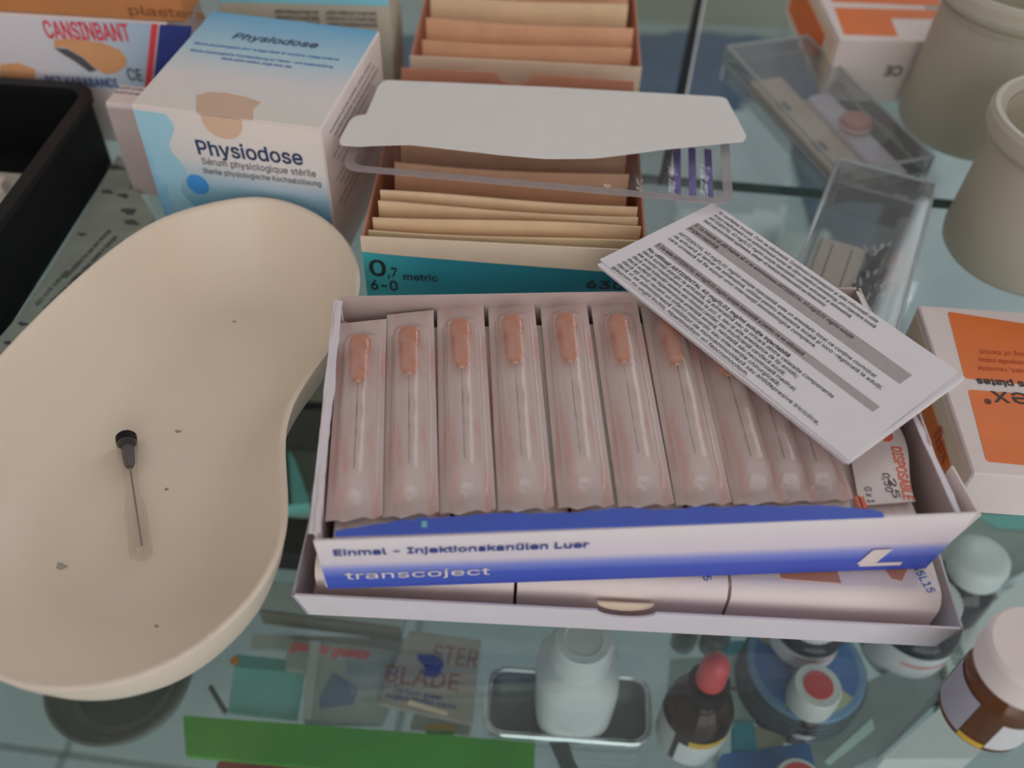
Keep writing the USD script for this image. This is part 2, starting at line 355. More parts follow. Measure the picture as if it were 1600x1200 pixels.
# ---------------------------------------------------------------- kidney dish
def kidney():
    RZ = .036
    rim = [(0, 555), (60, 490), (150, 410), (250, 342), (330, 317), (400, 308), (460, 318), (510, 345), (545, 382), (562, 420), (562, 452), (550, 488), (527, 530), (495, 575), (470, 610), (453, 655), (446, 705), (448, 750), (449, 800), (442, 850), (421, 905), (381, 957), (311, 1012), (221, 1057), (130, 1079), (40, 1076),
           (-50, 1035), (-125, 960), (-160, 870), (-150, 780), (-100, 680)]
    pts = np.array([P(x, y, RZ)[:2] for x, y in rim])
    # closed smooth curve through the rim points
    from scipy.interpolate import splprep, splev
    q = np.vstack([pts, pts[:1]]); tck, _ = splprep(q.T, s=2e-6, per=True)
    cur = np.array(splev(np.linspace(0, 1, 181)[:-1], tck)).T
    A = Polygon(cur)
    base = cur.mean(0)
    t = T('kidney_dish', 'large cream kidney dish holding a loose needle, left of the needle box', 'dish', (base[0], base[1], 0))
    D, slope = RZ - .006, .030
    def zin(d): s = np.clip((d - .0022) / slope, 0, 1); return RZ - D * (1 - (1 - s) ** 2.2)
    P2 = [cur]; ds = [np.zeros(len(cur))]
    for d in (.0004, .0011, .0019, .0026, .0045, .007, .010, .014, .018, .022, .027):
        g = A.buffer(-d); n = max(60, int(g.exterior.length / .0022)); r = np.array([g.exterior.interpolate(k / n, True).coords[0] for k in range(n)])
        P2.append(r); ds.append(np.full(n, d))
    g = A.buffer(-.030); mn = cur.min(0); mx = cur.max(0)
    gx, gy = np.meshgrid(np.arange(mn[0], mx[0], .004), np.arange(mn[1], mx[1], .004)); ok = contains_xy(g, gx.ravel(), gy.ravel())
    gi = np.stack([gx.ravel()[ok], gy.ravel()[ok]], 1); P2.append(gi); ds.append(np.array([A.exterior.distance(Point(p)) for p in gi]))
    V2, dd = np.vstack(P2), np.concatenate(ds)
    tri = Delaunay(V2).simplices; cen = V2[tri].mean(1); tri = tri[contains_xy(A, cen[:, 0], cen[:, 1])]
    z = zin(dd); z[dd < .0024] = RZ + .0007 * np.sin(np.pi * np.clip(dd[dd < .0024] / .0022, 0, 1))
    top = trimesh.Trimesh(np.column_stack([V2 - base, z]), tri, process=False); top.fix_normals()
    if top.face_normals[:, 2].mean() < 0: top.invert()
    # outside wall down to the foot
    rings = [cur - base]; zs = [RZ]
    for d, zz in ((.0008, RZ - .002), (.002, RZ - .008), (.0055, RZ - .018), (.011, .008), (.016, .002), (.019, 0)):
        g = A.buffer(-d); ex = g.exterior
        rings.append(np.array([ex.interpolate(ex.project(Point(p))).coords[0] for p in cur]) - base); zs.append(zz)
    n = len(cur); v = np.vstack([np.column_stack([r, np.full(n, zz)]) for r, zz in zip(rings, zs)]); f = []
    for i in range(len(rings) - 1):
        for j in range(n):
            k = (j + 1) % n; f += [[i * n + j, (i + 1) * n + j, (i + 1) * n + k], [i * n + j, (i + 1) * n + k, i * n + k]]
    wall = trimesh.Trimesh(v, f, process=False)
    bot = prism(Polygon(rings[-1]).buffer(0), 0, .0012)
    if (wall.face_normals * np.column_stack([wall.triangles_center[:, :2] - 0, np.zeros(len(f))])).sum(1).mean() < 0: wall.invert()
    t.obj('bowl', cat(top, wall, bot), m_dish, smooth=50)
    for (x, y, r, c) in ((102, 552, .0013, (.60, .46, .16)), (278, 674, .0010, (.42, .33, .24)), (260, 764, .0006, (.35, .3, .25)), (445, 435, .0006, (.3, .28, .25)), (366, 502, .0006, (.3, .28, .26)), (37, 870, .0022, (.42, .38, .32)), (12, 857, .002, (.45, .42, .34)), (95, 884, .0016, (.46, .42, .36)), (85, 745, .0006, (.35, .32, .28)), (244, 978, .0006, (.35, .32, .28))):
        p = t.hit(x, y, 2, .0062); ax = rnd.random() * 3
        th = np.linspace(0, 2 * math.pi, 15)[:-1]
        poly = [(p[0] + r * (1 + .35 * math.sin(3 * a + ax)) * math.cos(a), p[1] + r * .7 * (1 + .3 * math.cos(2 * a + ax)) * math.sin(a)) for a in th]
        dk = A.exterior.distance(Point(p[0] + base[0], p[1] + base[1])); zf = float(zin(dk))
        if zf > .0075: continue
        t.obj('stain', prism(poly, zf + .00005, zf + .0002), mat('stain_%d' % x, c, .7, .1))
    # the loose needle with a black hub and its clear sheath
    zf = .0062
    a = P(196, 682, zf + .0045); b = P(222, 856, zf + .001); d = b - a; d[2] = 0; L = np.linalg.norm(d); d /= L
    M = np.eye(4); M[:3, 0] = d; M[:3, 1] = (-d[1], d[0], 0); M[:3, 3] = (*a[:2], zf + .0036)
    n = T('injection_needle', 'loose needle with a black hub in a clear sheath lying in the kidney dish', 'needle', M=M)
    rot = trimesh.transformations.rotation_matrix(math.pi / 2, [0, 1, 0])
    def lx(prof, k=None, nn=24):
        m = lathe(prof, nn, k=k); m.apply_transform(rot); return m
    n.obj('hub', lx([(0, -.001), (.0030, -.001), (.0034, -.0005), (.0034, .0022), (.0030, .0026), (.0026, .0027), (0, .0027)]), m_black)
    n.obj('hub_body', lx([(0, .0042), (.0017, .0042), (.0019, .0052), (.0016, .0115), (.0011, .013), (0, .013)], lambda p: 1 + .12 * math.cos(4 * p)), mat('smoke_hub', (.055, .05, .055), .35, .1), label='dark ridged needle hub')
    n.obj('cannula', tube([(.013, 0, 0), (L, .0003, -.0012)], .00033, 8), m_steel)
    n.obj('sheath', lx([(.0034, .0026), (.0034, .0045), (.0024, .014), (.0022, L * .55), (.0034, L * .75), (.0034, L + .004), (.0026, L + .0048)]), clear('sheath_plastic', tint=(.95, .94, .92), haze=.10, hazecol=(.7, .65, .6), rough=.12, ior=1.35), label='clear plastic sheath')
kidney()

# ---------------------------------------------------------------- tray with cartons, needle box, pouches
NZ = 0.0205
def tray():
    t = T('carton_tray', 'shallow white card tray with a thumb notch, under the needle box', 'tray', P(482, 960, 0), P(1460, 1010, 0))
    w, d, h, k = t.w, .078, .0150, .0007
    fx = .0022                                          # walls flare a little outward
    nx = t.hit(975, 962, 1, 0)[0]
    t.obj('floor_card', box(0, w, 0, d, 0, k), m_white, smooth=False)
    # front wall with the half-moon notch
    pts = [(-fx, h), (nx - .0085, h)] + [(nx - .0085 * math.cos(a), h - .0046 * math.sin(a)) for a in np.linspace(0, math.pi, 15)][1:-1] + [(nx + .0085, h), (w + fx, h), (w, 0), (0, 0)]
    m = prism(pts, 0, k); v = np.array(m.vertices); m.vertices = np.stack([v[:, 0], v[:, 2] - fx * v[:, 1] / h, v[:, 1]], 1); m.fix_normals()
    t.obj('front_wall', m, m_cool, smooth=False)
    t.obj('notch_flap', prism([(nx - .0083 * math.cos(a), h - .0012 - .0042 * math.sin(a)) for a in np.linspace(0, math.pi, 15)], .0010, .0016).apply_transform(trimesh.transformations.rotation_matrix(math.pi / 2, [1, 0, 0])).apply_translation([0, .0028, 0]), m_cream, smooth=False, label='cream card showing through the notch')
    for s, x in ((-1, 0), (1, w)):
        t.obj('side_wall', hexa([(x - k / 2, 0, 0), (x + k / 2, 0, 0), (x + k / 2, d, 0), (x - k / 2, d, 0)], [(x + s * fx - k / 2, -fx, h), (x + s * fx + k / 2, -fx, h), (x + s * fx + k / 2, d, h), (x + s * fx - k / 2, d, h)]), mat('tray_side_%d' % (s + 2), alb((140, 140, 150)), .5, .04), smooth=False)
    t.obj('back_wall', box(0, w, d, d + k, 0, h), m_white, smooth=False)
    # three folded cartons lie inside
    xs = [.0028, t.hit(805, 930, 2, .017)[0], t.hit(1141, 935, 2, .017)[0], w - .0025]
    names = ['folded white carton at the left end of the tray under the needle box', 'folded white carton in the middle of the tray behind the thumb notch', 'folded white carton at the right end of the tray marked 45L15']
    for i in range(3):
        c = T('folded_carton', names[i], 'carton', t.M[:3, :3] @ np.array([xs[i] + .0005, .0035, k]) + t.M[:3, 3], t.M[:3, :3] @ np.array([xs[i + 1] - .0005, .0035, k]) + t.M[:3, 3])
        cw, ch, cd = c.w, .0188, .066
        prof = [(0, 0)] + [(cd, 0), (cd, ch)] + [(.005 - .005 * math.sin(a), ch - .006 + .006 * math.cos(a)) for a in np.linspace(0, math.pi / 2, 8)]
        m = prism(prof, 0, cw); v = np.array(m.vertices); m.vertices = np.stack([v[:, 2], v[:, 0], v[:, 1]], 1); m.fix_normals()
        c.obj('body', m, m_white)
        for q in (0.0, cw):
            c.obj('end_flap', box(q - .00025, q + .00025, .004, cd - .002, .002, ch - .0012), m_tan if i == 0 and q == 0 else m_cream, smooth=False)
        if i == 2:
            o = c.hit(1424, 884, 2, ch)
            c.obj('lettering', text('45L15', o + [0, 0, .0001], (.28, -1, 0), (1, .28, 0), .0026, .0095), m_teal_ink, smooth=False)
            e = c.hit(1400, 893, 2, ch)
            c.obj('torn_patch', prism([(e[0] - .004, e[1] + .003), (e[0] - .002, e[1] - .0025), (e[0] + .001, e[1] - .0032), (e[0] + .0035, e[1] + .001), (e[0] + .004, e[1] + .0035)], ch, ch + .0002), m_rust, smooth=False, label='torn brown patch')
            e = c.hit(1265, 902, 2, ch)
            c.obj('torn_patch', prism([(e[0] - .009, e[1] + .003), (e[0] - .0085, e[1] - .001), (e[0] + .009, e[1] - .0015), (e[0] + .0085, e[1] + .003)], ch, ch + .0002), m_rust, smooth=False, label='long torn brown patch')
        if i == 1:
            o = c.hit(1094, 890, 2, ch)
            c.obj('lettering', text('15', o + [0, 0, .0001], (.2, -1, 0), (1, .2, 0), .0024), m_teal_ink, smooth=False)
            e = c.hit(1060, 896, 2, ch)
            c.obj('torn_patch', prism([(e[0] - .003, e[1] + .002), (e[0] - .002, e[1] - .001), (e[0] + .003, e[1] - .001), (e[0] + .003, e[1] + .002)], ch, ch + .0002), m_rust, smooth=False)
    return t
tray()

def wobble(n, seed, amp):
    r = np.random.RandomState(seed); a = r.rand(n) - .5; return amp * np.convolve(np.pad(a, 2, mode='edge'), np.ones(3) / 3, 'same')[2:-2] + amp * .4 * (r.rand(n) - .5)

def needle_box():
    t = T('needle_box', 'open white and blue card box full of orange needles, torn edges', 'box', P(513, 917, NZ), P(1440, 885, NZ))
    w, d, h, k = t.w + .001, .0935, .0268, .0007
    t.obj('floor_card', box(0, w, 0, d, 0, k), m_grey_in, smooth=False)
    fr = grad('needle_box_front', (0, 0, 0), (0, 0, h), [(0, alb((44, 60, 140))), (.25, alb((52, 70, 152))), (.42, alb((104, 112, 168))), (.55, alb((170, 160, 170))), (1, alb((184, 170, 172)))])
    rx = w + .0045                                      # front panel runs out past the right corner
    t.obj('front_wall', hexa([(0, -k, 0), (w, -k, 0), (w, 0, 0), (0, 0, 0)], [(-.0006, -.0022, h), (rx, -.001, h + .0015), (rx, -.001 + k, h + .0015), (-.0006, -.0022 + k, h)]), fr, smooth=False)
    # torn strip of the lid left along the front edge
    n = 60; xs = np.linspace(.005, w - .022, n); ws = np.abs(wobble(n, 3, .0022)) + .0002 + .0033 * np.clip(np.linspace(0, 5, n), 0, 1) ** .8 * np.clip(np.linspace(4.5, 0, n), 0, 1) ** .6
    poly = [(x, -.0012) for x in xs] + [(x, .0002 + y) for x, y in zip(xs[::-1], ws[::-1])]
    m = prism(poly, h + .0003, h + .0007); v = np.array(m.vertices); v[:, 2] += v[:, 0] / w * .0012; m.vertices = v
    t.obj('torn_flap', m, m_blue, smooth=False, label='blue torn strip of the lid')
    tq = t.hit(672, 819, 2, h)
    t.obj('torn_flap', box(tq[0] - .0022, tq[0] + .0022, .0006, .0026, h + .0006, h + .0009), m_turq, smooth=False, label='turquoise fleck on the torn strip')
    # side walls: upper edges torn and curled
    def side(x, seed, lean, name_mat, cut):
        n = 26; ys = np.linspace(0, d, n); wz = h + wobble(n, seed, .0016) - cut(ys / d); wx = lean * (ys / d) ** .5 * np.sin(ys / d * 3.0) + wobble(n, seed + 9, .0009)
        v, f = [], []
        for i in range(n):
            for s, zz in ((x, 0), (x + k, 0), (x + wx[i] + k, wz[i]), (x + wx[i], wz[i])): v.append((s, ys[i], zz))
        for i in range(n - 1):
            for j in range(4):
                a, b = i * 4 + j, i * 4 + (j + 1) % 4; f += [[a, b, b + 4], [a, b + 4, a + 4]]
        f += [[0, 2, 1], [0, 3, 2], [4 * n - 4, 4 * n - 3, 4 * n - 2], [4 * n - 4, 4 * n - 2, 4 * n - 1]]
        m = trimesh.Trimesh(v, f, process=False); m.fix_normals(); return m
    t.obj('side_wall', side(-k, 4, -.0012, m_white, lambda s: .0025 * np.exp(-((s - .68) / .1) ** 2)), m_white, smooth=40)
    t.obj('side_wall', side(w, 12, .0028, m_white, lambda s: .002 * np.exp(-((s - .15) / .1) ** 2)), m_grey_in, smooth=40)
    # torn white rims: the raw card showing along the side tops
    for x, sd in ((-.0021, 21), (w - .0003, 31)):
        n = 30; ys = np.linspace(.001, d - .001, n); wo = np.abs(wobble(n, sd, .0012)); base = .0026 if x < 0 else .0013
        poly = [(x - wo[i] * .4, ys[i]) for i in range(n)] + [(x + base + wo[::-1][i], ys[::-1][i]) for i in range(n)]
        t.obj('torn_rim', prism(poly, h - .0009, h - .0003), m_cool, smooth=False, label='torn white edge of the card')
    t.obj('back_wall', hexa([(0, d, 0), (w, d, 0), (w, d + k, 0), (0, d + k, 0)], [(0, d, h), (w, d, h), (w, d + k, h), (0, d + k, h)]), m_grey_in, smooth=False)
    cr = t.hit(1492, 775, 2, h)
    t.obj('curled_corner', hexa([(w, 0, .004), (w + k, 0, .004), (w + k, .014, .006), (w, .014, .006)], [(w + .005, -.001, h + .001), (w + .005 + k, -.001, h + .001), (w + .0035 + k, .016, h + .001), (w + .0035, .016, h + .001)]), m_white, smooth=False, label='curled right corner flap')
    # lettering on the front
    def front(x, y):
        q = t.hit(x, y, 1, -.0015); return q
    sl = lambda z: np.array([0, -.0022 * z / h + .0004 - k - .0004, 0])
    yd = np.array([0, -.0016 / h * 1.0, 1.0])
    a, b = front(520, 866), front(918, 861)
    def place(s, p, q, hh, m, bold, **kw):
        o = np.array([p[0], -.0022 * p[2] / h - .0002 - k * (1 - p[2] / h), p[2]])
        return t.obj('lettering', text(s, o, (1, 0, 0), yd, hh, q[0] - p[0], bold, **kw), m, smooth=False)
    place('Einmal - Injektionskanülen Luer', a, b, .0030, m_navy, True)
    a, b = front(540, 906), front(765, 899)
    place('transcoject', a, b, .0040, m_white, False)
    c0, c1 = front(1345, 882), front(1395, 848)
    yq = lambda z: -.0022 * z / h - .0002 - k * (1 - z / h)
    Lz0, Lz1 = .0045, .0125
    quad = lambda pts: hexa([(x, yq(z) - .00005, z) for x, z in pts], [(x, yq(z) + .0002, z) for x, z in pts])
    t.obj('emblem', cat(quad([(c0[0] - .001, Lz0), (c0[0] + .0045, Lz0), (c1[0] + .001, Lz1), (c1[0] - .0045, Lz1)]), quad([(c0[0], Lz0 - .0015), (c0[0] + .0125, Lz0 - .0015), (c0[0] + .0125, Lz0 + .0002), (c0[0], Lz0 + .0002)])), m_white, smooth=False, label='white slanted emblem stroke')
    return t
NB = needle_box()

def pouch_proto(name, label, group, M, flat=False):
    """pouch in its own frame: y along its length from the lower end, x across, z up"""
    L, w = pouch_proto.L, pouch_proto.w
    t = T(name, label, 'needle pouch', M=M, group=group)
    n = 9; ys = np.linspace(0, L, n)
    t.obj('backing', prism([(-w / 2, .0003)] + [(x, .0006 * math.sin(i * 2.1)) for i, x in enumerate(np.linspace(-w / 2, w / 2, 7))][1:-1] + [(w / 2, .0004), (w / 2, L), (-w / 2, L)], 0, .00022), m_back, smooth=False)
    if flat: return t
    # formed film: an elongated bubble round the needle
    nx, ny = 15, 40; gx = np.linspace(-w / 2, w / 2, nx); gy = np.linspace(0, L, ny); v = []
    for y in gy:
        for x in gx:
            a = np.clip((y - .004) / .006, 0, 1) * np.clip((L - .0080 - y) / .0035, 0, 1)
            hw = w * .36 * (0.86 + .14 * (y / L)); s = max(0, 1 - abs(x / hw) ** 3) ** .6
            v.append((x, y, .0004 + .0064 * a ** .6 * s))
    f = []
    for j in range(ny - 1):
        for i in range(nx - 1):
            q = j * nx + i; f += [[q, q + 1, q + nx + 1], [q, q + nx + 1, q + nx]]
    t.obj('film', trimesh.Trimesh(v, f, process=False), m_film, smooth=60, label='clear blister film')
    rot = trimesh.transformations.rotation_matrix(-math.pi / 2, [1, 0, 0])       # z -> y
    def ly(prof, k=None):
        m = lathe(prof, 20, k=k); m.apply_transform(rot); m.vertices = np.array(m.vertices) * [1, 1, .8] + [0, 0, .0030]; m.fix_normals(); return m
    y0 = L * .628
    hb = t.obj('hub', ly([(0, y0), (.0012, y0), (.0016, y0 + .0010), (.0027, y0 + .0020), (.0029, y0 + .0125), (.0034, y0 + .0132), (.0034, y0 + .0175), (.0029, y0 + .0185), (0, y0 + .0185)], lambda p: 1 + .07 * math.cos(6 * p)), m_hub, label='orange hub')
    t.obj('glue_bead', ly([(0, y0 - .0006), (.0007, y0 - .0005), (.0008, y0 + .0004), (0, y0 + .0006)]), m_cream, parent=hb)
    t.obj('cannula', tube([(0, L * .20, .0030), (0, y0, .0030)], .00026, 8), m_steel)
    return t
m_back = usdkit.material(stage, '/World/Looks/pouch_backing', {'tc': ('texture_coordinate', {}), 'mp': ('mapping', {'scale': (260.0, 28.0, 1.0)}), 'n': ('noise_texture', {'scale': 1.0, 'detail': 3.0}),
    'r': ('rgb_ramp', {'ramp': [(.32, alb((204, 182, 178))), (.52, alb((200, 166, 160))), (.68, alb((202, 136, 126)))]}), 'p': ('principled_bsdf', {'roughness': .45})},
    [('tc.object', 'mp.vector'), ('mp.vector', 'n.vector'), ('n.fac', 'r.fac'), ('r.color', 'p.base_color')], 'p.BSDF')

def pouches():
    zt = NZ + .0212
    top = [(567, 503), (641, 489), (719, 477), (798, 469), (879, 467), (958, 470), (1036, 476), (1110, 500), (1166, 522), (1215, 548)]
    bot = [(553, 812), (642, 806), (731, 801), (822, 797), (916, 793), (1010, 791), (1100, 789), (1190, 787), (1240, 785), (1290, 783)]
    pouch_proto.L = .0795; pouch_proto.w = .0158
    words = ['first needle pouch at the left end of the open box, slipped lowest', 'second needle pouch from the left end of the open box', 'third needle pouch from the left, with a bright folded top edge', 'fourth needle pouch from the left in the open box',
             'fifth needle pouch from the left, dark slit at its upper left', 'sixth needle pouch from the left in the open box', 'needle pouch whose orange hub is half under the corner of the leaflet', 'slanted needle pouch whose upper half lies under the leaflet, next after the last visible hub',
             'second slanted needle pouch under the leaflet, only its thin needle showing', 'needle pouch under the leaflet nearest the red printed pouch']
    first = None
    for i, (a, b) in enumerate(zip(top, bot)):
        A, B = P(*b, zt), P(*a, zt); d = B - A; L = np.linalg.norm(d); d /= L
        ys = np.array([-d[1], d[0], 0]) * -1                       # x axis to the right
        roll = math.radians(5.5); x = ys * math.cos(roll) + Z * math.sin(roll); z = np.cross(x, d)
        M = np.eye(4); M[:3, 0] = x; M[:3, 1] = d * (L / pouch_proto.L); M[:3, 2] = z; M[:3, 3] = A
        if first is None:
            first = pouch_proto('needle_pouch', words[0], 'needle pouches in the open box', M); continue
        path = numbered('/World/needle_pouch'); xf = UsdGeom.Xform.Define(stage, path); xf.AddTransformOp().Set(Gf.Matrix4d(*[float(q) for q in M.T.ravel()]))
        pr = xf.GetPrim(); pr.GetReferences().AddInternalReference(Sdf.Path(first.path)); pr.SetInstanceable(True)
        tag(pr, words[i], 'needle pouch', 'needle pouches in the open box')
    # pouches beneath fill the box up to this layer (their edges show at the front)
    z0 = NZ + .0205
    x0, x1 = .004, NB.w - .004
    c = NB.hit(1335, 725, 2, .0200); c2 = NB.hit(1392, 650, 2, .0200); e = NB.hit(1437, 785, 2, .0200); g = NB.hit(1342, 792, 2, .0200)
    m_pp = mat('pouch_paper', alb((196, 168, 166)), .6, .05)
    p = T('printed_needle_pouch', 'needle pouch turned paper side up with red printing, right end of the box', 'needle pouch', M=NB.M.copy())
    n = 12; right = [(c2[0] + (e[0] - c2[0]) * s + .0016 * math.sin(s * 5), c2[1] + (e[1] - c2[1]) * s) for s in np.linspace(0, 1, n)]
    pol = [(c[0], c[1])] + [(g[0], g[1])] + right[::-1]
    pol = [(g[0], g[1]), (c[0] - .001, c[1]), (c[0] + .002, .088)] + [(c2[0], .088)] + right
    p.obj('backing', prism(pol, .0203, .0207), m_pp, smooth=False)
    def rd(s, px, qx, h, m, bold=True):
        a, b = p.hit(*px, 2, .0208), p.hit(*qx, 2, .0208); d = b - a
        p.obj('lettering', text(s, a, d, (-d[1], d[0], 0), h, np.linalg.norm(d), bold), m, smooth=False)
    m_rp = mat('red_orange_print', alb((214, 84, 62)), .5, .05)
    rd('DISPOSABLE', (1392, 697), (1412, 780), .0030, m_rp)
    rd('0,50', (1378, 738), (1384, 768), .0022, m_ink2, False); rd('25', (1386, 745), (1396, 778), .0022, m_ink2, False); rd('G x 1', (1350, 760), (1356, 785), .002, m_ink2, False)
    o = p.hit(1384, 681, 2, .0208); p.obj('printed_mark', prism(Point(o[0], o[1]).buffer(.0022), .0206, .0209), m_rp)
    for q, r in (((1345, 776), (1349, 800)), ((1338, 775), (1340, 800))):
        a = p.hit(*q, 2, .0208)
        p.obj('printed_mark', box(a[0] - .0008, a[0] + .0008, a[1] - .004, a[1], .0206, .0209), m_rp, smooth=False)
    # loose printed pouch edges poking out along the front
    for i, (px, ww) in enumerate(((965, .0045), (1232, .006), (1318, .0035), (1300, .0045))):
        a = NB.hit(px, 797, 2, .0206)
    q = T('printed_needle_pouch', 'needle pouch with small red print peeping out at the front edge under the row', 'needle pouch', M=NB.M.copy())
    a, b = q.hit(1195, 798, 2, .0202), q.hit(1332, 795, 2, .0202)
    q.obj('backing', prism([(a[0], .003), (b[0], .003), (b[0], .0135), (a[0], .0135)], .0196, .01985), m_pp, smooth=False)
    q.obj('printed_mark', prism([(a[0] + .004, .0036), (a[0] + .011, .0038), (a[0] + .010, .0065), (a[0] + .0065, .0055)], .01985, .0201), m_rp, smooth=False)
    s0 = NB.hit(1313, 790, 2, .0203)
    q.obj('printed_mark', box(s0[0] - .0018, s0[0] + .0018, .0034, .0075, .01985, .0201), m_rp, smooth=False)
    # the pile below, seen only as dark gaps between the pouches
    for k in range(5):
        pl = T('needle_pouch_bundle', 'stacked bundle of needle pouches under the top row in the open box', 'needle pouch', M=NB.M.copy(), group='pouch bundles under the top row')
        pl.obj('backing', rbox(.003 + k * .0335, .003 + k * .0335 + .0325, .004, .088, .0008, .0185, .001), m_back)
pouches()

# ---------------------------------------------------------------- leaflet
def leaflet():
    z = .0520
    t = T('leaflet', 'folded white medicine leaflet with grey heading bars across the needle box', 'leaflet', P(937, 407, z), P(1326, 720, z))
    W = t.w; c = t.hit(1112, 320, 2, 0); e = t.hit(1489, 574, 2, 0); Hh = (c[1] + e[1]) / 2
    sag = lambda x: 0.0
    t.obj('front_sheet', prism([(0, 0), (W, 0), (W + (e[0] - W) * .5, Hh), (0, Hh)], .0002, .0005), m_paper, smooth=False)
    for k, (dx, dy) in enumerate(((.0012, -.0020), (.0004, -.0009), (.0010, -.0014))):
        q = (-.0003, -.0010, -.0016)[k]
        t.obj('back_sheet', prism([(dx, dy), (W - .0003, dy * .3), (W - .0006, Hh - .0015), (dx + .003, Hh - .001)], q, q + .0003), m_paper, smooth=False)
    t.obj('fold', prism([(W - .0006, .0003), (W + .0003, .0003), (W + .0003, Hh - .0003), (W - .0006, Hh - .0003)], -.0016, .0004), m_paper, smooth=False)
    zt = .0005
    L0 = lambda x, y: t.hit(x, y, 2, zt)
    # heading bars, measured
    def bar(a, b, hh):
        p, q = L0(*a), L0(*b); y = (p[1] + q[1]) / 2
        t.obj('heading_bar', box(p[0], q[0], y - hh / 2, y + hh / 2, zt, zt + .00008), m_bar, smooth=False); return p[0], q[0], y
    b1 = bar((1076, 355), (1420, 590), .0062); b2 = bar((1020, 385), (1376, 635), .0034)
    lines = []
    xs0 = b2[0]
    def ln(s, y, wid, bold=False, h=.00152, x0=None):
        t.obj('lettering', text(s, (xs0 if x0 is None else x0, y - h * .45, zt + .0001), X, Y, h, wid, bold, .00006), m_leafink, smooth=False)
    ln('2. Ce trebuie să știți înainte să vi se administreze ARTIDENTAL 40 mg/0,01 mg/ml soluție', b1[2] + .0014, W * .66, True)
    ln('injectabilă', b1[2] - .0015, W * .13, True)
    ln('1. Ce este ARTIDENTAL 40 mg/0,01 mg/ml soluție injectabilă și pentru ce se utilizează', b2[2], W * .62, True)
    y = b1[2] + .0060
    for s, f in (('Dacă aveți orice întrebări suplimentare, adresați-vă medicului dumneavoastră sau farmacistului.', .52), ('ARTIDENTAL 40 mg/0,01 mg/ml soluție injectabilă conține articaină și adrenalină.', .60), ('Acest medicament vi se administrează numai de către medicul stomatolog, prin injectare locală', .67), ('în cavitatea bucală. Cum se păstrează. Conținutul ambalajului și alte informații utile', .66), ('Ce conține acest prospect, pe scurt, pentru pacienți', .5)):
        if y < Hh - .0012: ln(s, y, W * f)
        y += .0026
    y = (b1[2] + b2[2]) / 2 + .0021
    for s, f in (('ARTIDENTAL 40 mg/0,01 mg/ml soluție injectabilă este un anestezic local ce conține clorhidrat', .80), ('de articaină și tartrat de adrenalină, utilizat pentru anestezia locală și loco-regională la adulți,', .84), ('care urmează să fie supuși unor intervenții stomatologice complexe.', .62)):
        ln(s, y, W * f); y -= .0025
    y = b2[2] - .0042
    for s, f, b in (('Nu utilizați ARTIDENTAL 40 mg/0,01 mg/ml soluție injectabilă', .60, True), ('dacă sunteți alergic la articaină, la adrenalină sau la oricare dintre celelalte componente', .78, False), ('ale acestui medicament, enumerate la pct. 6, sau la alte anestezice de tip amidic;', .67, False), ('dacă aveți tulburări severe ale ritmului cardiac sau insuficiență cardiacă acută;', .64, False), ('dacă suferiți de hipertensiune arterială severă, netratată sau necontrolată medical;', .7, False), ('dacă ați avut recent un infarct miocardic sau intervenție chirurgicală;', .66, False), ('dacă vi se administrează inhibitori de monoaminoxidază sau antidepresive triciclice,', .82, False), ('glaucom cu unghi închis, hipertiroidism ori feocromocitom.', .58, False)):
        if y > .0008: ln(s, y, W * f, b)
        y -= .00235
leaflet()

# ---------------------------------------------------------------- suture boxes
def envelope(t, x0, x1, y, h, lean, m, seed, z0=.001, parent=None):
    """one folded paper envelope standing in a box, leaning back, its top edge a little bowed"""
    n = 14; xs = np.linspace(x0, x1, n); v = []; f = []
    r = random.Random(seed); ph = r.random() * 6; th = .0011
    for i, x in enumerate(xs):
        b = .0011 * math.sin(3 * (x - x0) / (x1 - x0) + ph); zt = h + .0005 * math.sin(5 * (x - x0) / (x1 - x0) + ph)
        for dy, zz in ((0, z0), (th, z0), (lean + b + th * .6, zt), (lean + b, zt)): v.append((x, y + dy, zz))
    for i in range(n - 1):
        for j in range(4):
            a, b = i * 4 + j, i * 4 + (j + 1) % 4; f += [[a, b, b + 4], [a, b + 4, a + 4]]
    f += [[0, 2, 1], [0, 3, 2], [4 * n - 4, 4 * n - 3, 4 * n - 2], [4 * n - 4, 4 * n - 2, 4 * n - 1]]
    m_ = trimesh.Trimesh(v, f, process=False); m_.fix_normals(); return m_

def suture(A, B, d, h, front, name_label, envs, env_label, group, near):
    t = T('suture_box', name_label, 'box', (A[0], A[1], 0), (B[0], B[1], 0))
    w, k = t.w, .0008
    t.obj('floor_card', box(0, w, 0, d, 0, k), m_rust, smooth=False)
    front(t, w, h, k)
    t.obj('side_wall', box(0, k, k, d, 0, h - .001), m_rust, smooth=False)
    t.obj('side_wall', box(w - k, w, k, d, 0, h - .001), m_rust, smooth=False)
    t.obj('back_wall', box(0, w, d, d + k, 0, h), m_rust, smooth=False)
    for i, (y, hh, ln, x0, x1, m) in enumerate(envs):
        e = T('suture_envelope', env_label[i], 'envelope', M=t.M.copy(), group=group)
        e.obj('sleeve', envelope(e, x0 * w + .002, x1 * w - .002, y, hh, ln, m, i + 5 * near), m)
        e.obj('inner_card', envelope(e, x0 * w + .004, x1 * w - .004, y + .0014, hh - .002, ln, m, i + 5 * near), m_tan)
    return t

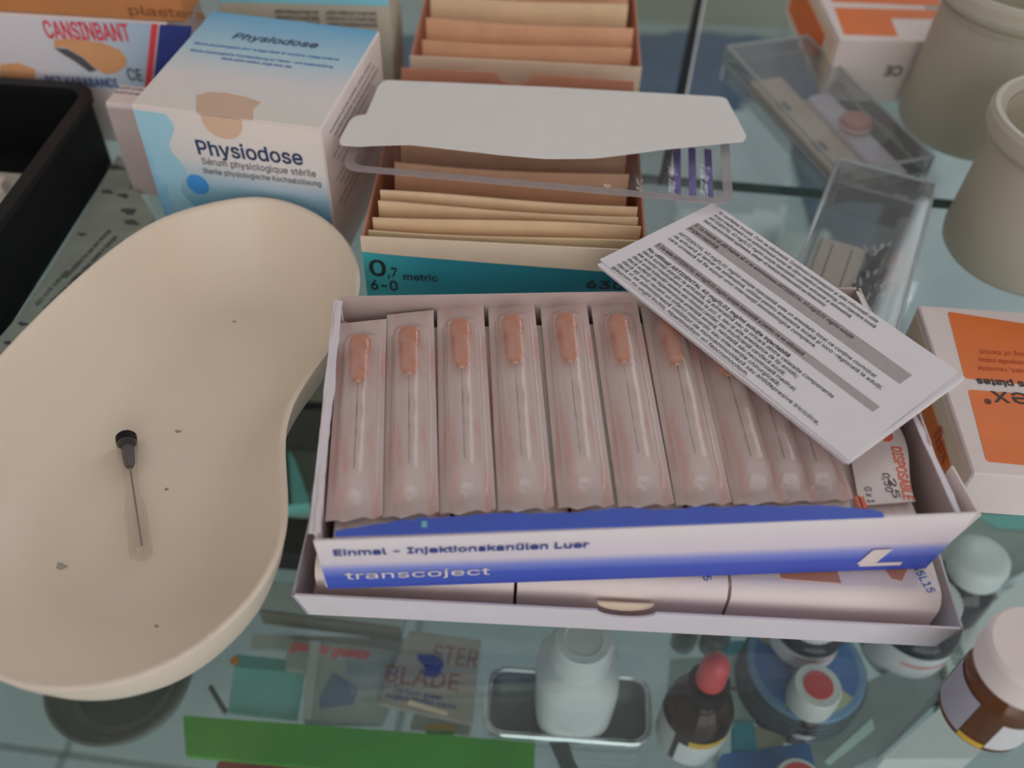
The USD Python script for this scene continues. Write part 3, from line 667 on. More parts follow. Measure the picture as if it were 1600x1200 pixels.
def suture_boxes():
    h = .045
    A, B = P(563, 369, h), P(1012, 392, h)
    def front(t, w, hh, k):
        zt = .0398
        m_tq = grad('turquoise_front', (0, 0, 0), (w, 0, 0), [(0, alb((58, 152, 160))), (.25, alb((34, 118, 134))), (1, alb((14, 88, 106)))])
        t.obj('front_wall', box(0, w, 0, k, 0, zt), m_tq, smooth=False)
        # cream lip with a lower edge that sags toward the middle
        xs = np.linspace(0, w, 20); lo = [zt - .0010 - .0038 * (x / w) ** .7 for x in xs]
        pl = [(x, l) for x, l in zip(xs, lo)] + [(w, h), (0, h)]
        m = prism(pl, 0, .0007); v = np.array(m.vertices); m.vertices = np.stack([v[:, 0], -.0009 + v[:, 2] + (v[:, 1] - zt) * .10, v[:, 1]], 1); m.fix_normals()
        t.obj('front_lip', m, m_cream, smooth=False, label='cream card lip')
        f = lambda x, y: t.hit(x, y, 1, -.0002)
        a = f(575, 432); b = f(604, 432)
        ink = m_ink
        def tx(s, p, q, hh2, bold):
            a, b = f(*p), f(*q); t.obj('lettering', text(s, (a[0], -.0001, a[2]), X, Z, hh2, b[0] - a[0], bold), ink, smooth=False)
        tx('0', (575, 430), (604, 432), .0074, True); tx(',7', (605, 432), (621, 432), .0042, True)
        tx('metric', (629, 437), (684, 441), .0030, True); tx('6-0', (578, 452), (622, 454), .0046, True); tx('630', (912, 450), (975, 454), .0038, True)
    envs = [(.0045, .0440, .001, 0, 1, m_tan2), (.0085, .0465, .002, .01, 1, m_tan2), (.0145, .0472, .002, .02, .99, m_tan2), (.0190, .0480, .003, .02, .99, m_tan2), (.034, .0450, .012, .04, .97, m_tan), (.050, .045, .016, .04, .97, m_tan), (.068, .0455, .016, .04, .98, m_tan)]
    lab = ['cream paper suture envelope nearest the turquoise front, lowest of the row', 'cream suture envelope second from the turquoise front', 'cream suture envelope third from the turquoise front, bowed', 'cream suture envelope with the highest edge, in front of the brown space',
           'tan suture envelope leaning back under the front flange of the blister tray', 'tan suture envelope under the middle of the blister tray', 'tan suture envelope farthest back in the near box']
    t = suture(A, B, .106, h, front, 'open suture box with a turquoise front reading 0,7 metric 6-0', envs, lab, 'envelopes in the near suture box', 1)
    w = t.w
    # the brown lid standing open at its back, with a thumb notch
    y = .106; nx = t.hit(806, 108, 2, .05)[0]; z1 = .0500
    pts = [(0, .030), (w, .030), (w - .001, z1 - .001), (nx + .008, z1)] + [(nx + .008 * math.cos(a), z1 - .0045 * math.sin(a)) for a in np.linspace(0, math.pi, 11)][1:-1] + [(nx - .008, z1), (.001, z1)]
    m = prism(pts, 0, .0008); v = np.array(m.vertices); m.vertices = np.stack([v[:, 0], y + .001 + v[:, 2] + (v[:, 1] - .03) * .15, v[:, 1]], 1); m.fix_normals()
    t.obj('lid_flap', m, m_rust, smooth=False, label='reddish brown lid flap with thumb notch')
    A2, B2 = P(640, 88, h), P(1003, 106, h)
    def front2(t, w, hh, k):
        t.obj('front_wall', box(0, w, 0, k, 0, h), m_cream, smooth=False)
    envs2 = [(.010, .046, .004, .02, .98, m_tan), (.024, .048, .006, .02, .99, m_tan), (.042, .050, .008, .02, .97, m_tan2), (.060, .051, .008, .03, .98, m_tan), (.076, .052, .008, .03, .98, m_grey_in)]
    lab2 = ['tan envelope just behind the white front of the far suture box', 'second tan envelope from the front in the far suture box', 'third, paler envelope in the far suture box', 'fourth envelope in the far suture box, near the top edge of the photo', 'grey envelope farthest back in the far suture box']
    t2 = suture(A2, B2, .098, h, front2, 'open suture box of tan envelopes farther back, white front edge', envs2, lab2, 'envelopes in the far suture box', 2)
suture_boxes()

# ---------------------------------------------------------------- blister tray with its paper lid, on the near suture box
def blister():
    z = .0510
    A, B = P(533, 266, z + .004), P(1146, 322, z + .004)
    t = T('blister_tray', 'clear plastic blister tray with half peeled white paper lid on the suture box', 'blister pack', (A[0], A[1], z), (B[0], B[1], z))
    w = t.w; zf = .0040; d = t.hit(1140, 145, 2, zf)[1] - .013
    inner = rpoly(.0035, w - .0035, .0035, d - .0035, .004)
    outer = rpoly(0, w, 0, d, .006)
    t.obj('flange', trimesh.creation.extrude_polygon(outer.difference(inner), .0004, engine='earcut').apply_translation([0, 0, zf]), m_blist_rim, smooth=False, label='flat rim of the tray')
    # formed cavities: a heightfield of grooves along y
    nx, ny = 110, 26; gx = np.linspace(.0035, w - .0035, nx); gy = np.linspace(.0035, d - .0035, ny); v = []; f = []
    for y in gy:
        for x in gx:
            e = min(1, min(x - .0035, w - .0035 - x) / .0015, min(y - .0035, d - .0035 - y) / .002)
            ridge = .5 + .5 * math.cos((x / w) * 2 * math.pi * 12); step = .0012 if .35 < y / d < .62 else 0
            v.append((x, y, zf - e * (.0034 - .0016 * ridge ** 2 - step)))
    for j in range(ny - 1):
        for i in range(nx - 1):
            q = j * nx + i; f += [[q, q + 1, q + nx + 1], [q, q + nx + 1, q + nx]]
    t.obj('cavity_sheet', trimesh.Trimesh(v, f, process=False), m_blist, smooth=60, label='grooved clear plastic sheet')
    for x in (.865, .905, .948):
        t.obj('purple_band', box(w * x - .0016, w * x + .0012, .006, d * .62, .0003, .0006), m_purple, smooth=False, label='purple band in place of a reflection')  # purple strips stand in for the reflection behind the grooves
    # paper lid: peeled along the front edge, a curled wavy sheet with thickness
    px = [(600, 115), (870, 125), (1130, 139), (1138, 143), (1168, 208), (1163, 217), (1030, 229), (930, 242), (850, 245), (780, 242), (700, 235), (640, 228), (560, 229), (532, 226), (530, 218), (546, 184), (556, 176), (572, 174), (590, 125)]
    zl = zf + .0050
    poly = Polygon([t.hit(x, y, 2, zl)[:2] for x, y in px]).buffer(-.0006).buffer(.0006)
    mn, mx = poly.bounds[:2], poly.bounds[2:]
    gxx, gyy = np.meshgrid(np.arange(mn[0], mx[0], .0022), np.arange(mn[1], mx[1], .0022)); ok = contains_xy(poly.buffer(-.0008), gxx.ravel(), gyy.ravel())
    n = 220; rim = np.array([poly.exterior.interpolate(i / n, True).coords[0] for i in range(n)])
    V = np.vstack([rim, np.stack([gxx.ravel()[ok], gyy.ravel()[ok]], 1)]); tr = Delaunay(V).simplices; c = V[tr].mean(1); tr = tr[contains_xy(poly, c[:, 0], c[:, 1])]
    zz = zl + .0010 * np.sin(V[:, 0] / w * 7.0) * (1 - (V[:, 1] - mn[1]) / (mx[1] - mn[1])) - .0035 * np.clip((V[:, 1] - mn[1]) / (mx[1] - mn[1]), 0, 1)
    a = np.column_stack([V, zz]); b = np.column_stack([V, zz - .0003]); N = len(V); fc = []
    s = np.cross(V[tr[:, 1]] - V[tr[:, 0]], V[tr[:, 2]] - V[tr[:, 0]]); tr = np.where(s[:, None] < 0, tr[:, ::-1], tr)
    fc = np.vstack([tr, tr[:, ::-1] + N, [[i, N + i, (i + 1) % n] for i in range(n)], [[(i + 1) % n, N + i, N + (i + 1) % n] for i in range(n)]])
    t.obj('paper_lid', trimesh.Trimesh(np.vstack([a, b]), fc, process=False), mat('lid_paper', alb((186, 174, 172)), .65, .02, 90), smooth=40, label='white paper lid')
blister()

# ---------------------------------------------------------------- cartons at the upper left
def physiodose():
    h = .067
    A, B = P(203, 163, h), P(501, 202, h)
    t = T('eyewash_box', 'white and light blue Physiodose saline box with a torn opening', 'box', (A[0], A[1], 0), (B[0], B[1], 0))
    w = t.w; bl = t.hit(328, 19, 2, h); br = t.hit(591, 45, 2, h); d = (bl[1] + br[1]) / 2
    t.obj('body', rbox(0, w, 0, d, 0, h, .0007), m_white)
    topm = grad('physio_top', (0, 0, h), (0, d, h), [(0, alb((184, 172, 166))), (.34, alb((178, 172, 172))), (.62, alb((140, 166, 184))), (1, alb((84, 138, 172)))], .4, .10, 60)
    t.obj('top_print', panel((.0006, .0006, h), (w - .0006, .0006, h), (w - .0006, d - .0006, h), (.0006, d - .0006, h), .00012), topm, smooth=False)
    fm = grad('physio_front', (0, 0, h), (0, 0, h - .048), [(0, alb((182, 170, 166))), (.45, alb((172, 170, 172))), (.72, alb((120, 152, 170))), (1, alb((70, 128, 158)))], .4, .08, 60)
    t.obj('front_print', panel((.0006, 0, .0006), (w - .0006, 0, .0006), (w - .0006, 0, h - .0006), (.0006, 0, h - .0006), .00012), fm, smooth=False)
    wm = grad('physio_water', (0, 0, 0), (.012, 0, .003), [(0, alb((52, 106, 156))), (.45, alb((92, 142, 178))), (1, alb((126, 162, 186)))], .4, 1.3, 150)
    n = 20; zs = np.linspace(h - .002, .002, n); xs = [.0012 + .0125 + .0022 * math.sin(k * 1.05) for k in range(n)]
    pl = [(.0008, z) for z in zs] + [(x, z) for x, z in zip(xs[::-1], zs[::-1])]
    m = prism(pl, 0, .0001); v = np.array(m.vertices); m.vertices = np.stack([v[:, 0], -.0002 - v[:, 2], v[:, 1]], 1); m.fix_normals()
    t.obj('water_print', m, wm, smooth=False, label='printed splash of blue water')
    F = lambda x, y: t.hit(x, y, 1, -.0002); U = lambda x, y: t.hit(x, y, 2, h)
    def tf(s, p, q, hh, m, bold=False):
        a, b = F(*p), F(*q); dv = b - a; dv[1] = 0; dv[2] *= .6
        t.obj('lettering', text(s, (a[0], -.00025, a[2]), dv, (-dv[2], 0, dv[0]), hh, np.linalg.norm(dv), bold), m, smooth=False)
    tf('Physiodose', (308, 240), (474, 254), .0062, m_navyink, True)
    tf('Sérum physiologique stérile', (316, 256), (494, 274), .0030, m_ink2)
    tf('Sterile physiologische Kochsalzlösung', (318, 270), (502, 288), .0024, m_ink2)
    c = F(309, 288); m = prism(Point(c[0], c[2]).buffer(.0046), 0, .0001); v = np.array(m.vertices); m.vertices = np.stack([v[:, 0], -.0003 - v[:, 2], v[:, 1]], 1); m.fix_normals()
    bd = t.obj('badge', m, mat('badge_blue', alb((52, 118, 176)), .5, .05), smooth=False, label='round blue badge')
    def tt(s, p, q, hh, m, bold=False, sl=0):
        a, b = U(*p), U(*q); dv = b - a; dv[2] = 0; dv[1] *= .5
        t.obj('lettering', text(s, (a[0], a[1], h + .00015), dv, (-dv[1], dv[0], 0), hh, np.linalg.norm(dv), bold, slant=sl), m, smooth=False)
    tt('Physiodose', (360, 60), (494, 75), .0046, m_navyink, True, .2)
    for i, (s, p, q) in enumerate((('Sérum physiologique pour lavage nasal et oculaire, usage externe', (302, 69), (530, 94)), ('Sterile physiologische Kochsalzlösung zur Nasen- und Augenspülung', (296, 80), (520, 106)), ('Sterile saline solution, single dose vials', (345, 93), (455, 107)))):
        tt(s, p, q, .0017, m_teal_ink)
    # side panel: fine printing
    for i in range(11):
        z = .060 - i * .0036
        t.obj('lettering', text(('ce produit est une solution stérile unidose', 'une fois ouverte, ne pas conserver 5 ml')[i % 2], (w + .0001, .008 + .004 * (i % 3), z), Y, Z, .0014, d * .7), m_fine, smooth=False)
    # torn opening across the front edge: bare card showing
    tp = [(312, 147), (340, 144), (380, 150), (408, 160), (396, 170), (392, 190)]
    a = [U(x, y)[:2] for x, y in [(308, 176), (307, 150), (325, 145), (352, 146), (382, 152), (408, 161), (396, 172), (393, 192)]]
    a = [(max(.001, x), max(.0, y)) for x, y in a]; a[0] = (a[0][0], 0); a[-1] = (a[-1][0], 0)
    t.obj('torn_opening', prism(a, h + .0001, h + .0003), mat('bare_card', alb((166, 140, 122)), .8, .06), smooth=False, label='bare brown card where the print is torn away')
    x0, x1 = F(313, 180)[0], F(378, 190)[0]; z0 = F(345, 215)[2]
    hm = [( (x0 + x1) / 2 + (x1 - x0) / 2 * math.cos(u), h - .0002 - (h - z0) * math.sin(u) ** .8) for u in np.linspace(0, math.pi, 15)]
    m = prism(hm, 0, .0002); v = np.array(m.vertices); m.vertices = np.stack([v[:, 0], -.0002 - v[:, 2], v[:, 1]], 1); m.fix_normals()
    t.obj('torn_opening', m, stage_mat('bare_card'), smooth=False, label='half-moon tab of bare card')

def stage_mat(n): return UsdShade.Material.Get(stage, '/World/Looks/' + n)
physiodose()

def left_boxes():
    # narrow white carton wedged between the black tray and the saline box
    h = .046
    A = np.array([-.1745, .3475, 0]); B = np.array([-.1440, .3440, 0])
    t = T('white_carton', 'narrow white carton with a grey front between the black tray and the saline box', 'carton', A, B)
    w = t.w
    t.obj('body', rbox(0, w, 0, .015, 0, h, .0007), m_white)
    t.obj('front_print', box(.0005, w - .0005, -.0002, .0001, .0005, h - .002), mat('grey_front', alb((150, 136, 134)), .6, .06), smooth=False, label='grey printed front')
    for i in range(2):
        t.obj('lettering', text('lot EXP ref sterile store in a dry place', (.001, .0080 + i * .0035, h + .0001), X, Y, .0013, w * .9), m_ink2, smooth=False)
    # plaster box behind the tray
    a, b = P(0, 115, .033), P(285, 133, .033)
    t = T('plaster_box', 'white and light blue plaster carton reading CANSINBANT', 'box', np.array([*a[:2], 0]), np.array([*b[:2], 0]))
    w = t.w; dd = .042; x0 = -.035
    hh = t.hit(150, 30, 1, 0)[2]
    t.obj('body', rbox(x0, w, 0, dd, 0, hh, .0006), m_white)
    F = lambda x, y: t.hit(x, y, 1, -.0001)
    bg = grad('plaster_front', (F(60, 100)[0], 0, 0), (F(235, 90)[0], 0, 0), [(0, alb((178, 172, 178))), (.55, alb((158, 168, 190))), (1, alb((140, 158, 190)))], .4, .2, 40)
    def decal(name, pts, m, off=.0001, label=None):
        q = [(F(*p)[0], min(max(F(*p)[2], .0003), hh - .0003)) for p in pts]
        g = prism(q, 0, .0001); v = np.array(g.vertices); g.vertices = np.stack([v[:, 0], -off - v[:, 2], v[:, 1]], 1); g.fix_normals()
        t.obj(name, g, m, smooth=False, label=label)
    decal('front_print', [(-60, 20), (236, 36), (225, 142), (-60, 128)], bg, .0001)
    decal('stripe', [(237, 37), (247, 37), (236, 142), (226, 141)], m_red, .0002, 'red stripe')
    decal('stripe', [(250, 38), (300, 40), (290, 146), (238, 142)], m_navy, .0002, 'navy blue panel')
    decal('plaster_picture', [(84, 62), (110, 60), (160, 66), (188, 78), (198, 92), (196, 104), (182, 113), (166, 116), (150, 106), (130, 88), (105, 74), (86, 72)], mat('plaster_orange', alb((204, 128, 90)), .5, .08), .0004, 'printed picture of an orange plaster')
    decal('plaster_picture', [(84, 74), (105, 76), (130, 90), (152, 110), (140, 112), (118, 96), (98, 84)], m_ink2, .0003, 'grey shadow printed under the plaster')
    decal('plaster_picture', [(0, 100), (30, 98), (56, 108), (54, 124), (30, 126), (0, 120)], stage_mat('plaster_orange'), .0003, 'printed orange plaster at the edge')
    def tx(s, p, q, h2, m, bold=True):
        a, b = F(*p), F(*q); dv = b - a; dv[1] = 0; dv[2] = max(dv[2], -.001) * .6
        t.obj('lettering', text(s, (a[0], -.0006, a[2]), dv, (-dv[2], 0, dv[0]), h2, np.linalg.norm(dv), bold), m, smooth=False)
    tx('CANSINBANT', (73, 58), (206, 62), .0078, m_red); tx('BEZ YARABANDI', (74, 131), (186, 134), .0042, m_navy); tx('CE', (201, 124), (225, 126), .0058, m_ink, False)
    # orange-brown carton behind
    a, b = t.M[:3, :3] @ np.array([-.03, .0012, hh + .0002]) + t.M[:3, 3], t.M[:3, :3] @ np.array([w + .008, .0012, hh + .0002]) + t.M[:3, 3]
    t = T('brown_carton', 'orange-brown carton lying on the plaster box at the top left', 'carton', a, b)
    w = t.w; t.obj('body', rbox(0, w, 0, .040, 0, .030, .0007), mat('orange_brown_card', alb((150, 98, 58)), .6, .08, 30))
    o = t.hit(200, 22, 1, -.0001); t.obj('lettering', text('plasters', (o[0], -.0002, o[2]), X, Z, .0038, .034, True), mat('brown_ink', alb((112, 70, 42)), .6, 0), smooth=False)
    # light blue and white carton behind the saline box
    a, b = P(338, 56, .05), P(606, 62, .05)
    t = T('pale_blue_carton', 'cream carton with a light blue top edge behind the saline box', 'carton', (a[0], a[1] + .012, 0), (b[0], b[1] + .012, 0))
    w = t.w; hh = t.hit(470, 4, 1, 0)[2]
    t.obj('body', rbox(0, w, 0, .05, 0, hh + .006, .0007), mat('cream_grey_card', alb((150, 146, 132)), .6, .05))
    t.obj('top_print', box(.0005, w - .0005, -.0003, .0001, hh - .0005, hh + .0055), mat('light_blue_print', alb((104, 162, 186)), .5, .06), smooth=False, label='light blue band')
    for i, s in enumerate(('solution stérile pour lavage nasal', 'unidoses de 5 ml, à usage unique', 'conserver à température ambiante')):
        z = t.hit(500, 22 + i * 9, 1, 0)[2]
        t.obj('lettering', text(s, (w * .32, -.0002, z), X, Z, .0022, w * .26), m_ink2, smooth=False); t.obj('lettering', text(s, (w * .62, -.0002, z), X, Z, .0022, w * .3), m_ink2, smooth=False)
left_boxes()

def black_tray():
    h = .033
    # its right wall runs from the rounded far corner towards the viewer
    C1 = P(187, 241, 0); C0 = P(-40, 597, 0)
    d = C1 - C0; L = np.linalg.norm(d); d /= L; n = np.array([-d[1], d[0], 0])
    M = np.eye(4); M[:3, 0] = d; M[:3, 1] = n; M[:3, 3] = (C0[0], C0[1], 0)
    t = T('black_tray', 'deep black plastic tray at the left edge of the photo', 'tray', M=M)
    D = .15
    o = rpoly(-.03, L, 0, D, .012); i = rpoly(-.026, L - .004, .004, D - .004, .009)
    t.obj('base', prism(o, 0, .003), m_black)
    t.obj('wall', trimesh.creation.extrude_polygon(o.difference(i), h - .003, engine='earcut').apply_translation([0, 0, .003]), m_black)
    ro = rpoly(-.0315, L + .0015, -.0015, D + .0015, .0135)
    t.obj('rim', trimesh.creation.extrude_polygon(ro.difference(i), .003, engine='earcut').apply_translation([0, 0, h]), mat('black_rim', (.010, .010, .011), .5, .1, specular_ior_level=.3))
    # white paper lying in it
    q = [t.hit(x, y, 2, .012) for x, y in ((-40, 292), (46, 288), (60, 330), (-40, 420))]
    q = [(max(-.024, min(L - .008, p[0])), max(.007, min(D - .006, p[1]))) for p in q]
    p = T('paper_slip', 'pale paper lying inside the black tray', 'paper', M=M @ np.array([[1, 0, 0, 0], [0, 1, 0, 0], [0, 0, 1, .003], [0, 0, 0, 1.]]))
    a = [t.hit(x, y, 2, .006) for x, y in ((-60, 290), (52, 286), (60, 300), (-20, 400))]
    b = t.hit(10, 310, 2, .008)
    p.obj('sheet', rbox(b[0] - .03, b[0] + .02, max(.006, b[1] - .03), b[1] + .014, 0, .004, .0005), mat('grey_white_paper', alb((150, 148, 138)), .7, .04))
    s = t.hit(3, 280, 2, .012)
    p.obj('clip', rbox(s[0] - .004, s[0] + .002, s[1] - .001, s[1] + .003, .004, .009, .0004), m_white, label='small white tab')
black_tray()

def print_sheet():
    z = .0012
    pts = [(186, 238), (214, 296), (242, 340), (150, 440), (40, 530), (-20, 600), (-30, 560), (30, 492), (84, 411), (132, 330)]
    t = T('printed_pack', 'pale grey-green printed flat pack between the black tray and the kidney dish', 'packet', P(-30, 560, 0), P(214, 296, 0))
    q = [t.hit(x, y, 2, .003)[:2] for x, y in pts]
    c0, c1, c2, c3 = [t.to(p)[:2] for p in ((-.176, .3465, 0), (-.10, .338, 0), (-.10, .5, 0), (-.176, .5, 0))]
    t.obj('sheet', prism(Polygon(q).difference(Polygon([c0, c1, c2, c3])).buffer(-.001).buffer(.001), 0, .003), mat('pale_green_print', alb((128, 138, 128)), .6, .14, 90))
    for i, (a, b, s) in enumerate((((105, 435), (175, 360), 'instructions for use and storage'), ((118, 440), (185, 370), 'sterile unless opened or damaged'), ((130, 440), (195, 378), 'read the leaflet before use'), ((60, 478), (108, 424), 'do not reuse'), ((72, 486), (124, 432), 'single use only'))):
        p, r = t.hit(*a, 2, .003), t.hit(*b, 2, .003); dv = r - p
        t.obj('lettering', text(s, p + [0, 0, .0001], dv, (-dv[1], dv[0], 0), .0024, np.linalg.norm(dv)), m_ink2, smooth=False)
    for i, (x, y, r) in enumerate(((182, 262, .004), (168, 300, .003), (192, 306, .003), (200, 330, .004), (128, 366, .002), (36, 506, .002), (14, 536, .002), (206, 348, .0035))):
        p = t.hit(x, y, 2, .003); th = np.linspace(0, 2 * math.pi, 12)[:-1]
        t.obj('printed_mark', prism([(p[0] + r * (1 + .4 * math.sin(3 * a + i)) * math.cos(a) * .5, p[1] + r * (1 + .3 * math.cos(4 * a + i)) * math.sin(a)) for a in th], .003, .0031), m_ink2, smooth=False)
print_sheet()

# ---------------------------------------------------------------- right side: clear cases, orange boxes, jars
def case(name, label, quad, h, lidh, taper=.002, split=.55):
    """clear plastic case standing on the glass; quad: its top corners in order front-left, front-right, back-right, back-left"""
    t = T(name, label, 'clear case', np.array([*P(*quad[0], h)[:2], 0]), np.array([*P(*quad[1], h)[:2], 0]))
    c = [t.hit(x, y, 2, h)[:2] for x, y in quad]
    w = t.w; d = (c[2][1] + c[3][1]) / 2; k = .0009
    x1 = w
    base = [box(taper, x1 - taper, taper, d - taper, 0, k)]
    for a, b in (((taper, taper), (x1 - taper, taper)), ((x1 - taper, taper), (x1 - taper, d - taper)), ((x1 - taper, d - taper), (taper, d - taper)), ((taper, d - taper), (taper, taper))):
        base.append(box(min(a[0], b[0]) - k / 2, max(a[0], b[0]) + k / 2, min(a[1], b[1]) - k / 2, max(a[1], b[1]) + k / 2, k, h * split))
    t.obj('base', cat(base), m_clear, smooth=False)
    lid = [box(0, x1, 0, d, h - k, h)]
    for a, b in (((0, 0), (x1, 0)), ((x1, 0), (x1, d)), ((x1, d), (0, d)), ((0, d), (0, 0))):
        lid.append(box(min(a[0], b[0]) - k / 2, max(a[0], b[0]) + k / 2, min(a[1], b[1]) - k / 2, max(a[1], b[1]) + k / 2, h * split - .001, h - k))
    t.obj('lid', cat(lid), m_clear, smooth=False)
    r = .0009; rim = []
    for z in (h - .0004, h * split):
        q = [(0, 0, z), (x1, 0, z), (x1, d, z), (0, d, z)]
        for i in range(4): rim.append(tube([q[i], q[(i + 1) % 4]], r if z > h * .8 else r * .7, 8))
    for x, y in ((0, 0), (x1, 0), (x1, d), (0, d)): rim.append(tube([(x, y, .001), (x, y, h)], r * .8, 8))
    t.obj('edge_beading', cat(rim), m_clear_rim, label='rounded clear edges whitened for their highlights')
    t.obj('hinge', cat(tube([(x1 * .2, d + .001, h * split), (x1 * .35, d + .001, h * split)], .0013, 10), tube([(x1 * .65, d + .001, h * split), (x1 * .8, d + .001, h * split)], .0013, 10)), m_clear_rim)
    return t, w, d

def right_things():
    # clear case with burs, half under the leaflet
    h = .026
    t, w, d = case('clear_case', 'clear plastic case with dark burs and a beige card, above the leaflet', [(1212, 500), (1392, 556), (1478, 292), (1324, 249)], h, .01)
    def inside(name, label, cat_, x0, x1, y0, y1, z0=.0012):
        M = t.M @ np.array([[1, 0, 0, (x0 + x1) / 2], [0, 1, 0, y0], [0, 0, 1, z0], [0, 0, 0, 1.]])
        return T(name, label, cat_, M=M)
    L = lambda x, y, z=.008: t.hit(x, y, 2, z)
    a = L(1275, 470), L(1362, 392)
    p = inside('card_pack', 'beige paper pack inside the clear case of burs', 'packet', .004, w * .56, .004, d * .50)
    p.obj('sleeve', rbox(-(w * .56 - .004) / 2, (w * .56 - .004) / 2, 0, d * .62, 0, .012, .0015), mat('beige_pack', alb((150, 138, 128)), .7, .06))
    for i in range(3): p.obj('crease', rbox(-.012 + i * .008, -.0115 + i * .008, .004, d * .58, .012, .0123, .0001), m_ink2)
    rr = random.Random(3)
    for i in range(44):
        x = w * (.60 + .13 * rr.random()); y = d * (.10 + .52 * rr.random()); an = 1.1 + rr.random() * 1.0; l = .014 + .006 * rr.random()
        M = t.M @ np.array([[math.cos(an), -math.sin(an), 0, x], [math.sin(an), math.cos(an), 0, y], [0, 0, 1, .0028 + .00028 * i], [0, 0, 0, 1.]])
        if i == 0:
            b = T('dental_bur', 'thin dark steel bur heaped loose in the clear case', 'bur', M=M, group='burs in the clear case'); b0 = b
            b.obj('shank', tube([(0, 0, 0), (.012, 0, 0)], .0010, 8), m_burs); b.obj('head', tube([(.012, 0, 0), (.0135, 0, 0), (.017, 0, 0), (.018, 0, 0)], [.0004, .0009, .0007, .0002], 8), m_chrome)
        else:
            path = numbered('/World/dental_bur'); xf = UsdGeom.Xform.Define(stage, path); xf.AddTransformOp().Set(Gf.Matrix4d(*[float(q) for q in M.T.ravel()]))
            pr = xf.GetPrim(); pr.GetReferences().AddInternalReference(Sdf.Path(b0.path)); pr.SetInstanceable(True); tag(pr, 'thin dark steel bur heaped loose in the clear case', 'bur', 'burs in the clear case')
    q = inside('plastic_tube', 'clear tube with a pink plug beside the burs', 'tube', w * .80, w * .97, .006, d)
    q.obj('barrel', tube([(0, 0, .007), (0, d * .86, .007)], .0050, 18), clear('tube_plastic', haze=.28, hazecol=(.6, .62, .62), rough=.1))
    q.obj('plug', tube([(0, d * .46, .007), (0, d * .64, .007)], .0042, 16), m_pink, label='pink plug')

    # clear case at the back with strips
    h = .020
    t, w, d = case('clear_case', 'long clear plastic case lying slanted behind, paper strips inside', [(1137, 72), (1316, 268), (1432, 226), (1240, 28)], h, .01)
    L = lambda x, y, z=.006: t.hit(x, y, 2, z)
    s = T('paper_strip', 'long beige paper strip inside the slanted clear case', 'paper strip', M=t.M.copy())
    s.obj('sheet', rbox(w * .10, w * .93, d * .22, d * .62, .0012, .005, .0006), mat('beige_strip', alb((158, 146, 136)), .7, .05))
    for x in (.62, .82, .3): s.obj('printed_mark', rbox(w * x, w * (x + .07), d * .28, d * .40, .005, .0052, .00005), m_olive)
    s = T('foil_sachet', 'lilac white sachet beside the strip in the slanted clear case', 'sachet', M=t.M.copy())
    s.obj('pouch', rbox(w * .30, w * .95, d * .66, d * .95, .0012, .0075, .002), mat('lilac_white_foil', alb((168, 164, 178)), .4, .08, 60, bump=.3))
    s.obj('seal', rbox(w * .29, w * .96, d * .655, d * .67, .003, .0042, .0002), m_white)
    s = T('pink_plug', 'small pink wax plug in the slanted clear case', 'plug', M=t.M.copy())
    s.obj('body', lathe([(0, 0), (.007, 0), (.008, .002), (.007, .0055), (.004, .0068), (0, .007)], 20, (w * .60, d * .80, .0076)), m_pink)
    s.obj('band', lathe([(.0081, .0018), (.0084, .0024), (.0081, .003)], 20, (w * .60, d * .80, .0076)), m_white)

    # orange boxes
    def obox(label, A, B, d, h, z=0.0):
        t = T('orange_carton', label, 'box', np.array([A[0], A[1], z]), np.array([B[0], B[1], z])); w = t.w
        t.obj('body', rbox(0, w, 0, d, 0, h, .0006), m_white); return t, w
    h = .021
    A, B = P(1521, 740, h), P(1760, 757, h); 
    t, w = obox('white and orange carton with upside down print at the right edge, by the leaflet', A, B, P(1455, 477, h)[1] - P(1521, 740, h)[1] - .000, h)
    bl = t.hit(1455, 477, 2, h); d = bl[1]; U = lambda x, y: t.hit(x, y, 2, h)
    def top(name, pts, m, off=0.0001, lab=None, r=.0012):
        g = Polygon([U(*p)[:2] for p in pts]).buffer(-r).buffer(r); t.obj(name, prism(g, h + off - .0001, h + off), m, smooth=False, label=lab)
    top('orange_panel', [(1480, 487), (1750, 530), (1780, 620), (1507, 591)], m_orange_print, .00015, 'orange printed panel')
    top('orange_panel', [(1512, 609), (1770, 628), (1790, 745), (1541, 721)], m_orange_print, .00015, 'orange printed panel')
    # the print faces away from the camera: read from the far side
    def up(s, p, hh, m, bold=False, wd=None, right=None):
        a = U(*p); t.obj('lettering', text(s, (a[0], a[1], h + .0002), -X, -Y, hh, wd, bold), m, smooth=False)
    a, b = U(1524, 598), U(1640, 606); up('glass plates', (1640, 600), .0030, m_ink, True, b[0] - a[0])
    a, b = U(1548, 640), U(1640, 640); up('oex', (1640, 618), .0068, m_ink, False, b[0] - a[0]); up('®', (1547, 622), .0030, m_ink)
    for i, s in enumerate(('for the mixing of dental', 'cements and composite pastes', 'non-absorbent, reusable')): up(s, (1660, 556 + 13 * i), .0022, m_orange_ink, False, .030)
    # left end flap with orange print
    t.obj('end_flap', panel((-.0004, d * .03, .001), (-.0004, d * .97, .001), (-.0004, d * .97, h - .003), (-.0004, d * .03, h - .003), .0003), m_cream, smooth=False)
    t.obj('orange_panel', panel((-.0008, d * .12, .002), (-.0008, d * .9, .002), (-.0008, d * .9, h - .011), (-.0008, d * .12, h - .011), .0003), m_orange_print, smooth=False)
    t.obj('lettering', text('flex', (-.0010, d * .36, .006), -Y, Z, .006, .014, True), m_orange_ink, smooth=False)
    # back orange carton
    h2 = .034
    A, B = P(1312, 62, h2), P(1482, 66, h2)
    t, w = obox('white and orange carton with a CE mark at the top right, behind the clear case', A, B, .10, h2)
